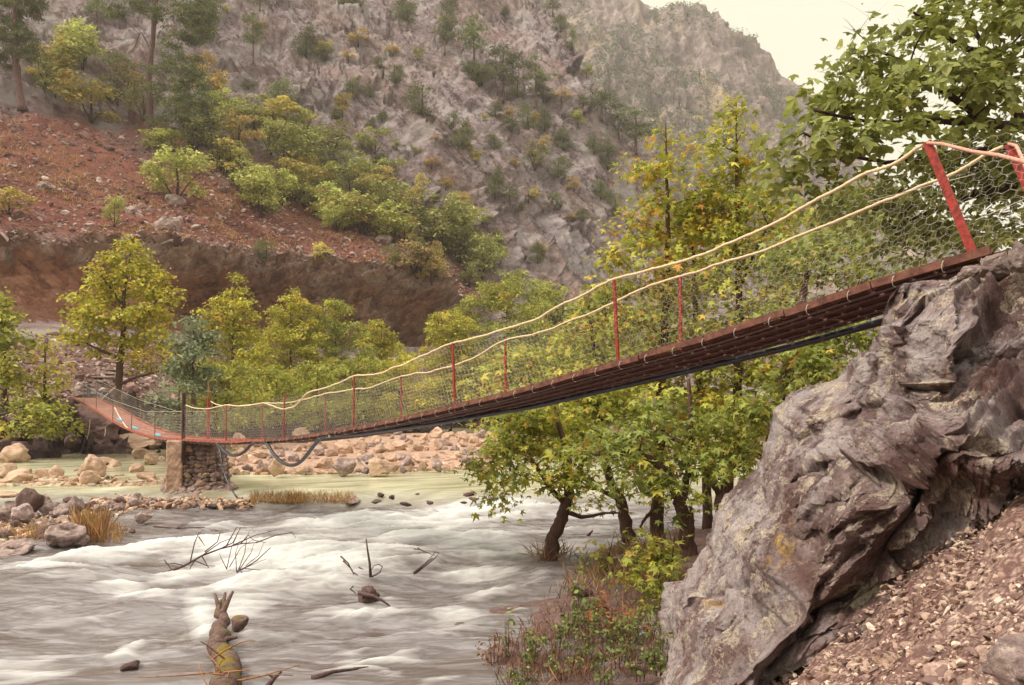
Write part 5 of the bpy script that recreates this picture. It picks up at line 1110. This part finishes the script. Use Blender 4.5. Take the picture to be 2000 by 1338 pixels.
bank_tree('thin sparse sapling with a crooked stem near the left edge', 88, 655, 70, 'bank_yellow', .5, base=840, shape='cone', D=41.5, name='sapling', cat='sapling', lsize=.2)
bank_tree('dense low bush with yellowish leaves above the dark rocks at left', 45, 775, 110, 'bank_green', .9, base=850, shape='bush', D=40, name='bush', cat='bush')
bank_tree('low leafy bush hanging over the dark rocks left of the bridge end', 108, 790, 70, 'bank_green', .9, base=850, shape='bush', D=40.5, name='bush', cat='bush')
# ------------------------------------------------------------------ pines
def pine(label, trunk, blobs, n=1.6, seed=1, pal='pine', ls=.5, cl=.8):
    return tree('pine_tree', label, 'pine', trunk, blobs, n, ls, pal, 'needle', None, cl, 'pine_bark', 3, flat=.45, leafm='leaf_hill', seed=seed, upb=.25)
f1 = foot(295, 270); d1 = f1[1]
pine('tall pine with a long bare pinkish trunk and drooping dark boughs on the red slope', [[(295,275,d1,.5),(292,200,d1,.44),(291,150,d1,.4),(297,90,d1,.36),(303,30,d1,.3),(308,-60,d1,.2),(310,-150,d1,.08)],[(296,100,d1,.13),(275,60,d1,.08),(262,95,d1,.05)]],
     [(345,145,d1-2,55,22),(375,165,d1-2,40,22),(330,180,d1-2,45,22),(365,215,d1-3,45,28),(385,245,d1-3,28,30),(345,115,d1-1,50,16),(240,120,d1-1,40,14,.8),(225,20,d1,30,16),(270,5,d1,40,16),(345,30,d1,55,22),(385,60,d1,38,24),(400,20,d1,30,22),(350,80,d1,45,16),(300,-50,d1,70,40),(320,240,d1-3,30,20,.7),(395,190,d1-3,20,25,.8)], 1.7, 3)
f2 = foot(45, 215); d2 = f2[1]
pine('dark pine cut by the left edge with a thick reddish trunk', [[(45,218,d2,.55),(36,170,d2,.48),(30,110,d2,.42),(28,60,d2,.36),(30,-40,d2,.2)]], [(15,60,d2,45,26),(45,80,d2-1,30,24),(5,90,d2,40,22),(55,105,d2-1,18,22,.8),(20,10,d2,60,26),(50,-20,d2,50,30),(70,5,d2,28,18,.8),(15,120,d2,25,14,.7)], 1.8, 4)
f3 = foot(400, 80); d3 = f3[1]
pine('dense dark pine behind the tall bare-trunked one', [[(392,95,d3,.4),(390,40,d3,.3),(388,-60,d3,.15)]], [(385,30,d3,40,26),(400,60,d3,26,20),(370,-10,d3,44,26),(410,-5,d3,30,24)], 1.7, 5)
# ------------------------------------------------------------------ shrubs and small pines of the slopes: prototypes, then copies
def proto_tree(kind, seed):
    r = np.random.default_rng(seed)
    if kind in ('pine', 'pinelight'):
        h = 1.0; tr = [[(0, 0, -.03, .022), (.01, 0, .3, .018), (.0, .01, .62, .012), (.01, 0, .95, .005)]]
        bl = [(r.uniform(-.08, .08), r.uniform(-.08, .08), z, rr, .06) for z, rr in ((.95, .10), (.85, .2), (.74, .28), (.62, .32), (.50, .30), (.40, .22))]
        return tree('pine_tree', '', 'pine', tr, bl, 1.7, .055, kind, 'needle', None, .12, 'pine_bark', 1, .45, 1, world=True, leafm='leaf_hill', seed=seed, upb=.2, limbw=.10)
    if kind == 'juniper':
        tr = [[(0, 0, -.05, .03), (.02, 0, .3, .02), (0, 0, .8, .008)]]; bl = [(r.uniform(-.1, .1), r.uniform(-.1, .1), z, rr, .12) for z, rr in ((.85, .2), (.68, .34), (.48, .42), (.28, .42), (.14, .34))]
        return tree('juniper_bush', '', 'bush', tr, bl, 1.7, .06, 'juniper', 'needle', None, .14, 'bark_dark', 1, .7, 1, world=True, leafm='leaf_hill', seed=seed, upb=.2, limbw=.10)
    tr = [[(0, 0, -.06, .022), (.03, .02, .3, .015), (.0, 0, .7, .006)], [(0, 0, -.05, .015), (-.12, .05, .25, .01), (-.25, 0, .55, .005)], [(0, 0, -.05, .015), (.14, -.05, .25, .01), (.26, .05, .5, .005)]]
    bl = [(r.uniform(-.32, .32), r.uniform(-.3, .3), z, r.uniform(.14, .26), .10, r.uniform(.6, 1.1)) for z in (.9, .8, .72, .66, .58, .52, .45, .40, .33, .28)]
    return tree('shrub', '', 'shrub', tr, bl, 1.15, .055, kind, 'card', None, .13, 'bark_dark', 1, .6, 1, world=True, leafm='leaf_hill', seed=seed, limbw=.12)
KP = {}
LAB = {'pine': ('dark green pine growing on the grey rock slope', 'pines on the grey slope'), 'pinelight': ('brighter green pine growing on the grey rock slope', 'bright pines on the grey slope'),
       'juniper': ('dark rounded evergreen bush on the grey rock slope', 'evergreen bushes on the grey slope'), 'shrub_light': ('light green shrub on the wooded band of the slope', 'light green shrubs on the slope'),
       'shrub_yellow': ('yellowing shrub on the wooded band of the slope', 'yellowing shrubs on the slope'), 'shrub_green': ('dull green shrub on the wooded band of the slope', 'dull green shrubs on the slope'),
       'shrub_orange': ('orange autumn shrub on the slope', 'orange shrubs on the slope')}
for k_ in LAB: KP[k_] = [proto_tree(k_, 900 + 10 * len(KP) + q) for q in (1, 2)]
used = set()
def put(kind, px, py, hpx, wpx, label=None):
    f = foot(px, py); s = f[1] / F; pr = KP[kind][int(rng.integers(2))]; lab, grp = LAB[kind]
    base_w = .62 if 'pine' in kind else (.85 if kind == 'juniper' else .95); sz = hpx * s; wz = wpx * s / base_w
    kw = dict(loc=tuple(f - [0, 0, .03 * sz]), rz=rng.uniform(0, 6.28), sc=(wz, wz, sz))
    if id(pr) not in used:
        used.add(id(pr)); o = pr; o.location = kw['loc']; o.rotation_euler = (0, 0, kw['rz']); o.scale = kw['sc']; o['label'] = lab; o['group'] = grp
    else: o = copy_tree(pr, label=lab, group=grp, **kw)
    if label: o['label'] = label
    return o
for a in ((495,122,95,48,'pine'),(600,112,62,60,'juniper'),(640,118,30,30,'juniper'),(545,208,58,66,'juniper'),(925,128,95,60,'pinelight'),(870,105,75,44,'pine'),(983,198,112,78,'pine'),(1045,205,100,60,'pine'),(772,162,40,38,'juniper'),
          (825,222,66,60,'juniper'),(690,192,40,36,'juniper'),(720,190,26,30,'juniper'),(905,290,58,54,'juniper'),(885,250,34,30,'juniper'),(1030,250,56,40,'juniper'),(1062,252,50,40,'juniper'),(965,290,32,34,'juniper'),(965,388,64,50,'juniper'),
          (994,396,36,36,'pine'),(1175,235,62,74,'pine'),(1245,300,84,86,'pine'),(1210,270,50,50,'pine'),(1045,330,52,54,'shrub_green'),(1072,412,40,46,'juniper'),(1120,372,28,34,'shrub_orange'),(1092,345,44,44,'juniper'),(930,318,30,30,'shrub_yellow'),
          (822,388,54,30,'shrub_yellow'),(852,392,24,24,'juniper'),(1050,512,46,34,'juniper'),(1190,330,60,40,'juniper'),(745,240,24,30,'juniper'),(940,165,40,46,'juniper'),(968,228,30,40,'juniper'),(795,60,56,46,'pine'),(785,38,40,50,'juniper'),
          (685,22,36,60,'juniper'),(870,62,52,36,'juniper'),(1115,100,46,30,'juniper'),(700,90,34,44,'shrub_orange'),(670,225,50,40,'shrub_yellow'),(930,152,30,60,'juniper'),(915,140,26,40,'juniper'),(1000,255,30,40,'juniper'),(1100,290,40,46,'juniper'),
          (1130,250,32,40,'shrub_light'),(1160,300,40,44,'juniper'),(1060,200,40,50,'juniper'),(1010,190,50,46,'juniper'),(1175,390,40,40,'juniper'),(1200,420,50,40,'juniper'),(1140,430,30,36,'juniper'),(1080,30,46,40,'pine'),(1095,60,40,40,'juniper'),
          (505,20,40,40,'pine'),(540,10,30,40,'pine'),(190,60,70,50,'pine'),(880,20,40,40,'juniper'),(1060,295,30,30,'shrub_orange'),(1010,330,24,24,'shrub_orange'),(900,410,30,46,'shrub_orange'),(950,440,22,24,'shrub_green'),(680,120,24,30,'shrub_orange'),(520,505,40,44,'juniper')):
    put(a[4], a[0], a[1], a[2], a[3])
for a in ((135,160,100,90,'shrub_light'),(95,170,80,70,'shrub_yellow'),(165,135,80,70,'shrub_light'),(180,238,80,105,'shrub_yellow'),(110,190,60,60,'shrub_green'),(230,205,50,50,'shrub_green'),(335,300,40,50,'shrub_light'),(345,392,92,105,'shrub_light'),
          (310,300,40,60,'shrub_light'),(225,442,56,36,'shrub_light'),(20,418,46,60,'shrub_yellow'),(510,424,84,96,'shrub_light'),(555,400,60,60,'shrub_light'),(470,295,66,60,'shrub_orange'),(500,270,80,100,'shrub_green'),(545,260,60,90,'shrub_yellow'),(560,335,80,100,'shrub_green'),
          (450,350,70,70,'shrub_yellow'),(440,250,66,50,'shrub_light'),(620,400,80,80,'shrub_yellow'),(650,360,70,80,'shrub_green'),(600,330,70,80,'shrub_green'),(680,405,80,80,'shrub_green'),(705,455,70,86,'shrub_light'),(745,440,84,90,'shrub_green'),(770,475,70,80,'shrub_light'),
          (850,490,90,116,'shrub_green'),(905,485,72,80,'shrub_light'),(940,545,76,70,'shrub_green'),(645,430,56,56,'shrub_orange'),(815,545,66,80,'shrub_orange'),(845,555,50,50,'shrub_orange'),(400,150,40,44,'shrub_orange'),(415,200,60,50,'shrub_orange'),(250,170,44,50,'shrub_orange'),
          (280,235,70,60,'shrub_green'),(430,330,60,60,'shrub_green'),(600,285,56,66,'shrub_green'),(700,360,60,60,'shrub_green'),(650,300,56,60,'shrub_green'),(740,380,50,50,'shrub_orange'),(800,430,60,60,'shrub_yellow'),(880,450,60,70,'shrub_green'),(960,520,60,60,'shrub_light'),(920,560,40,40,'shrub_green'),
          (620,520,40,40,'shrub_yellow'),(730,300,44,50,'shrub_green'),(760,360,44,50,'shrub_green'),(530,300,60,60,'shrub_light'),(580,360,60,70,'shrub_yellow'),(480,380,60,60,'shrub_green'),(660,450,40,40,'shrub_light'),(720,395,50,60,'shrub_yellow'),(1000,580,50,60,'shrub_green'),(1050,600,50,60,'shrub_light'),(380,300,50,44,'shrub_green'),(360,250,60,44,'shrub_green')):
    put(a[4], a[0], a[1], a[2] * 1.15, a[3] * 1.25)
k = 0
while k < 24:   # fill of the wooded band
    px = rng.uniform(380, 960); py = 300 + (px - 400) * .48 + rng.normal(0, 34); h_ = rng.uniform(40, 78)
    if py < 200: continue
    put(rng.choice(['shrub_light', 'shrub_green', 'shrub_yellow', 'shrub_green', 'shrub_light', 'shrub_light']), px, py, h_, h_ * rng.uniform(.9, 1.4)); k += 1
k = 0
while k < 45:   # small scattered growth in the cracks of the grey slope
    px, py = rng.uniform(430, 1250), rng.uniform(10, 520)
    if py > 330 + (px - 500) * .45 or py < (px - 1040) * 1.1: continue
    h_ = rng.uniform(12, 30); put(rng.choice(['juniper', 'juniper', 'juniper', 'shrub_green', 'shrub_orange', 'shrub_yellow']), px, py, h_, h_ * rng.uniform(.9, 1.5)); k += 1
for ks in KP.values():
    for pr in ks:
        if id(pr) not in used:
            for c in list(pr.children): bpy.data.objects.remove(c)
            bpy.data.objects.remove(pr)
# scrub of the far mountain, one mass
j = rng.integers(20, GM.shape[0] - 12, 90000); i = rng.integers(0, GM.shape[1] - 1, 90000); pm = GMd[j, i]; dn = fbm(pm / 45, 601, 4); m = (dn > .02 + .12 * rng.normal(size=len(dn))) & (MX_[j, i] < 1850); pm = pm[m][:9000]
cen = np.repeat(pm, 9, axis=0); rr_ = np.repeat(rng.uniform(1.0, 2.4, len(pm)), 9)[:, None]; off = rng.normal(0, 1, cen.shape) * [.8, .8, 1.1] * rr_; off[:, 2] = np.abs(off[:, 2])
leaves('mountain_scrub', cen + off, rng.uniform(1.0, 2.0, len(cen)), pick([(4, (.10, .13, .06)), (3, (.14, .16, .08)), (1, (.2, .18, .09))], len(cen), rng), 'card', off * .2, M['leaf_hill'], None, None)
tag(bpy.data.objects['mountain_scrub'], kind='stuff')

# ------------------------------------------------------------------ grasses and low plants
def blades(name, base, h, pal, label=None, cat=None, kind=None, wd=1.0, spread=.35, group=None, root=None):
    n = len(base); r = rng; d = np.stack([r.normal(0, spread, n), r.normal(0, spread, n), np.ones(n)], -1); d /= np.linalg.norm(d, axis=1, keepdims=True)
    nz = r.normal(size=(n, 3)); nz -= d * (d * nz).sum(1, keepdims=True); nz /= np.linalg.norm(nz, axis=1, keepdims=True); xx = np.cross(d, nz); v0, f0 = TPL['blade']
    v0 = v0 * [wd, 1, 1.5]; q = np.einsum('nij,vj->nvi', np.stack([xx, d, nz], -1), v0) * h[:, None, None] + base[:, None]; f = (f0[None] + (np.arange(n) * 4)[:, None, None]).reshape(-1, 3)
    c = pick(PAL[pal], n, r); lo = tuple(base.mean(0)); o = mesh(name, q.reshape(-1, 3), f, M['leaf_hill'], attrs=dict(col=np.repeat(c, 4, axis=0)), loc=lo); return tag(o, label, cat, group, kind)
def patch(px0, px1, py0, py1, n, z=.1):
    px, py = rng.uniform(px0, px1, n), rng.uniform(py0, py1, n); Y = (EYE - z) * F / (py - HY); return np.stack([(px - 1000) / F * Y, Y, 0 * Y + z - .03], -1)
blades('grass_tuft', patch(150, 205, 1035, 1062, 420, .05), rng.uniform(.3, .9, 420), 'grass', 'tall tuft of dry reddish yellow grass beside the flat-topped boulder', 'grass tuft', wd=.35, spread=.25)
blades('dry_grass', np.concatenate([patch(490, 690, 972, 984, 1500, .25), patch(560, 600, 970, 984, 300, .25), patch(60, 240, 1035, 1062, 900, .05), patch(0, 90, 1040, 1055, 200, .05)]), rng.uniform(.12, .42, 2900), 'grass', kind='stuff', wd=.5)
o = mesh('grass_bank', P(np.array([480,600,700,700,590,480]), np.array([985,989,986,975,970,974]), np.array([25.6,25.4,25.6,27.2,27.6,27.4])) + [0, 0, .13], np.array([[0, 1, 4, 5], [1, 2, 3, 4]]), M['gravel'], attrs=dict(mud=np.ones(6))); tag(o, kind='structure')
pg = scatter_hill(60000, lambda x, y, t: (t > 6.02) & (t < 6.9) & (x < 900) & (x > -50)); dn = fbm(pg / 5, 611, 3); pg = pg[dn > .12][:2600]; pgr = np.repeat(pg, 7, axis=0) + rng.normal(0, .22, (len(pg) * 7, 3)) * [1, 1, .3]
blades('slope_grass', pgr, rng.uniform(.3, .7, len(pgr)), 'grass', kind='stuff', wd=1.6, spread=.6)
# the muddy bank: reeds, herbs, leaf litter
def bankpts(n, x0, x1, y0, y1):
    px, py = rng.uniform(x0, x1, n), rng.uniform(y0, y1, n); Y = 3.5 * F / (py - HY); X = (px - 1000) / F * Y; Z = gz(X, Y); m = (X - np.interp(Y, EY, EX) > rng.uniform(-.35, .3, n)); return np.stack([X, Y, np.maximum(Z, 0) - .02], -1)[m]
b = bankpts(4200, 960, 1340, 1110, 1338); blades('reeds', b, rng.uniform(.08, .34, len(b)), 'brown', kind='stuff', wd=.35, spread=.6)
b = bankpts(2200, 1080, 1340, 1050, 1160); blades('dead_stems', b, rng.uniform(.15, .5, len(b)), 'brown', kind='stuff', wd=.25, spread=.7)
def herb(px, py, hpx, wpx, pal, label, name='herb', cat='plant', n=.9, ls=.05, grp=None, tpl='ovate'):
    Y = 3.45 * F / (py - HY); s = Y / F; X = (px - 1000) / F * Y; Z = max(float(gz(X, Y)), 0) ; hh = hpx * s; ww = wpx * s
    tr = [[(X + a, Y, Z - .05, .008), (X + a * 1.5, Y, Z + hh * .5, .006), (X + a * 2, Y, Z + hh * .9, .003)] for a in (-.1 * ww, .12 * ww, .0)]
    bl = [(X + rng.uniform(-.4, .4) * ww, Y + rng.uniform(-.3, .3) * ww, Z + hh * z, ww * .24, hh * .14, rng.uniform(.6, 1.1)) for z in (.2, .35, .5, .5, .65, .8, .92)]
    return tree(name, label, cat, tr, bl, n, ls, pal, tpl, grp, max(.06, ww * .16), 'twig', 1, .8, .8, world=True, limbw=.25)
for (x, y, h_, w_) in ((1035,1290,70,60),(1085,1270,60,50),(1110,1235,60,44),(1150,1250,90,60),(1185,1265,70,70),(1230,1270,60,80),(1270,1250,60,60),(1210,1300,50,70),(1290,1330,80,80),(1250,1330,50,60),(1145,1300,50,60),(1090,1310,40,50),(1300,1290,60,50),(1180,1330,40,60),(1020,1325,40,50),(1320,1240,70,40)):
    herb(x, y, h_, w_, 'herb', 'leafy green herb on the muddy bank at the bottom centre', grp='green herbs on the muddy bank', n=.8)
herb(1125, 1230, 130, 24, 'herb', 'tall narrow green weed standing at the waterline left of the rusty leaves', n=.9)
herb(1160, 1215, 60, 50, 'rustleaf', 'upright clump of withered rust-brown leaves at the waterline', 'withered_branch', 'branch', .9, .09)
herb(1210, 1245, 46, 90, 'rustleaf', 'fallen heap of dry orange-brown leaves behind the green herbs', 'leaf_heap', 'dry leaves', .9, .08)
herb(965, 1275, 60, 50, 'brown', 'brown withered weed furthest out in the water', 'dry_weed', 'plant', .5, .04); herb(990, 1270, 90, 18, 'herb', 'thin green-tipped stem beside the brown weed in the water', n=.5)
# ------------------------------------------------------------------ log, branches and flotsam in the rapids
lp = [P(415,1400,8.6), P(440,1345,9.2), P(440,1290,9.9), P(432,1240,10.7), P(425,1200,11.5), P(432,1175,12.2), P(436,1160,12.6)]; lp = np.array(lp); lp[:, 2] = [.12, .12, .10, .11, .12, .16, .30]
log = empty('fallen_log', tuple(lp[2]), 'mossy fallen trunk with broken root stubs lying in the rapids', 'log'); LL = np.array(log.location)
def lpart(mb, name, mat, par=log): o = mb.build(name, M[mat], smooth=True, loc=tuple(LL)); o.location = (0, 0, 0); o.parent = par; return o
def logmat():
    m, t, o = newmat('mossy_bark'); v = coords(t, 'World'); n = noise(t, 2.2, 6, .65, v); n2 = noise(t, 18, 6, .7, v)
    c = ramp(t, n2, [(.3, (.06, .035, .03)), (.6, (.19, .12, .10)), (.8, (.32, .24, .2))]); c = mixc(t, ramp(t, n, [(.55, (0, 0, 0)), (.64, (.9, .9, .9))]), c, mixc(t, n2, (.12, .11, .01), (.26, .19, .02)))
    bsdf(t, o, c, .9, bump(t, n2, .9, .03), .2); return m
M['log'] = logmat()
s = np.linspace(0, 6, 40); lq = np.stack([np.interp(s, range(7), lp[:, k]) for k in range(3)], -1); lq += .03 * rng.normal(size=lq.shape) * [1, 1, .5]; rl = np.interp(s, range(7), [.18, .17, .145, .135, .115, .075, .04]) * (1 + .10 * vnoise(np.stack([s * 2.3, 0 * s, 0 * s], -1), 9) + .05 * vnoise(np.stack([s * 6, 0 * s, 0 * s], -1), 10)); lq[:, 0] += .05 * vnoise(np.stack([s * 1.3, 0 * s, 0 * s], -1), 11)
lpart(MB().tube(lq, rl, 14), 'stem', 'log')
for a, b, c_x in ((4.9, P(455,1155,12.4), .06), (4.9, P(420,1160,12.5), .05), (5.2, P(440,1158,12.7), .05), (3.4, P(462,1245,10.9), .06)):
    p0 = np.array([np.interp(a, range(7), lp[:, k]) for k in range(3)]); lpart(MB().tube(bez(p0, (p0 + b) / 2 + [0, 0, .03], np.array(b), 6), np.linspace(c_x, .02, 6), 7), 'stub', 'log')
v, f = rockshape(77, 3, 4, .15); p0 = P(468, 1222, 11.1); o = mesh('mossy_knot', v * [.14, .12, .13] + p0 + [0, 0, .04], f, M['log'], smooth=True, loc=tuple(LL)); o.location = (0, 0, 0); o.parent = log
for k in range(16):
    p0 = lq[rng.integers(4, 12)] + rng.normal(0, .08, 3) + [0, 0, .15]; p1 = p0 + rng.normal(0, .28, 3) * [1.4, 1, .5] + [.1, 0, .02]; lpart(MB().tube(bez(p0, (p0 + p1) / 2 + rng.normal(0, .1, 3), p1, 6), np.linspace(.012, .005, 6), 4), 'root', 'dry')
def branchy(name, label, main, twigs_, D, r0=.03, cat='branch'):
    pts = np.array([P(x, y, d) for x, y, d in main]); base = pts[0]; mb = MB(); mb.tube(pts, np.linspace(r0, r0 * .35, len(pts)), 6)
    for tw in twigs_: q = np.array([P(x, y, D) for x, y in tw]); mb.tube(q, np.linspace(r0 * .5, r0 * .15, len(q)), 5)
    o = mb.build(name, M['twig'], smooth=True, loc=tuple(base)); return tag(o, label, cat)
branchy('dead_branch', 'bare dead branch with many fine twigs arching over the rapids', [(328,1117,16.2),(360,1105,16.4),(395,1085,16.6),(430,1072,16.8),(470,1062,17),(500,1060,17.2)],
        [[(360,1105),(340,1100),(325,1102),(320,1092)],[(322,1095),(345,1125)],[(372,1096),(380,1060),(388,1042),(396,1036)],[(388,1048),(400,1066)],[(395,1085),(430,1060),(455,1050)],[(400,1078),(425,1058),(430,1040),(436,1036)],[(430,1072),(455,1060),(470,1030),(480,1030)],[(470,1062),(485,1045),(495,1055),(520,1060)],[(395,1087),(412,1117)],[(380,1095),(405,1105),(428,1106)],[(440,1070),(462,1030),(470,1030)],[(455,1065),(500,1045),(530,1038)],[(500,1060),(540,1045),(570,1040),(578,1050)],[(380,1095),(372,1108),(368,1122)]], 16.6)
branchy('brushwood', 'fan of thin bare twigs standing up from the foam right of the dead branch', [(462,1117,15.8),(480,1108,15.8),(500,1096,15.8),(528,1070,15.8)],
        [[(465,1115),(478,1080),(482,1050),(488,1035)],[(468,1112),(490,1080),(496,1062)],[(443,1110),(452,1070),(462,1048)],[(443,1112),(432,1090),(428,1080)],[(470,1113),(500,1100),(520,1092)],[(475,1110),(520,1115),(540,1117)],[(480,1105),(505,1085),(515,1060)],[(462,1117),(460,1080),(470,1050)],[(448,1108),(470,1070),(500,1050)],[(470,1116),(490,1128),(495,1132)]], 15.8, .02)
branchy('dead_branch', 'crooked twigs with a bent loop sticking up above the dark stump', [(724,1127,15.2),(722,1100,15.2),(718,1075,15.2),(715,1052,15.2)],
        [[(665,1086),(680,1100),(690,1120),(694,1134)],[(670,1095),(690,1115)],[(726,1127),(742,1118),(747,1107),(740,1102),(730,1105),(722,1120)],[(700,1108),(710,1112)],[(690,1118),(705,1128)]], 15.2, .035)
branchy('driftwood', 'bent looped stick leaning out of the foam below the rapids', [(808,1120,15),(825,1105,15),(845,1090,15)], [[(812,1120),(840,1098),(852,1088),(858,1080),(850,1078),(840,1090),(820,1110)],[(815,1070),(830,1078),(850,1085)],[(808,1072),(822,1074)]], 15, .03)
branchy('driftwood', 'short dark stick lying in the water right of the leaning tree', [(1148,1048,20),(1152,1042,20),(1158,1036,20)], [], 20, .05)
branchy('driftwood', 'low forked branch half under water at the bottom centre-left', [(610,1325,9.9),(650,1312,10.1),(700,1306,10.2)], [[(625,1322),(630,1330)],[(690,1306),(720,1302)]], 10, .04)
branchy('driftwood', 'broken reddish branch end at the foot of the fallen log', [(520,1345,9.4),(535,1325,9.5),(550,1312,9.6)], [[(535,1325),(520,1315)]], 9.5, .04)
branchy('fallen_branch', 'bare horizontal bough reaching from the leaning tree towards the next trunk', [(1108,1000,17),(1135,1010,17.4),(1155,1008,17.8),(1180,1002,18.2),(1208,1002,18.7)], [], 17.5, .06)
branchy('dead_branch', 'long thin twig lying in the water past the end of the weir', [(300,1028,21),(345,1032,21),(400,1030,21)], [[(345,1032),(370,1020)]], 21, .03)
f_ = P(718, 1168, 13.8); rock('bigdark', f_ + [0, 0, .0], (.26, .24, .22), 'dark wet stump-like rock in the foam with a stick across it', name='wet_rock', cat='rock', rx=.4)
branchy('driftwood', 'pale stick lying across the dark wet rock', [(700,1158,13.6),(730,1164,13.5),(745,1172,13.4),(762,1184,13.4)], [[(690,1145),(684,1150),(696,1160)]], 13.5, .04)
for (px, py, n, ls) in ((1078, 1096, 160, .2),):
    b = patch(1045, 1110, 1080, 1100, n, .05); blades('driftwood_litter', b, rng.uniform(.2, .6, len(b)), 'brown', 'tangle of dry stalks caught at the foot of the leaning tree', 'dry stalks', wd=.2, spread=1.2)
# ------------------------------------------------------------------ haze
m, t, o = newmat('haze'); vol = N(t, 'ShaderNodeVolumePrincipled'); vol.inputs['Color'].default_value = (1, .96, .93, 1); vol.inputs['Density'].default_value = .0003; vol.inputs['Anisotropy'].default_value = .2
t.links.new(vol.outputs[0], o.inputs['Volume'])
x0, x1, y0, y1, z0, z1 = -700, 1400, -60, 1100, -2.5, 560
hz = mesh('haze', [[x, y, z] for z in (z0, z1) for y in (y0, y1) for x in (x0, x1)], np.array([[0, 2, 3, 1], [4, 5, 7, 6], [0, 1, 5, 4], [2, 6, 7, 3], [0, 4, 6, 2], [1, 3, 7, 5]]), m); tag(hz, 'thin pale haze filling the gorge', kind='stuff')
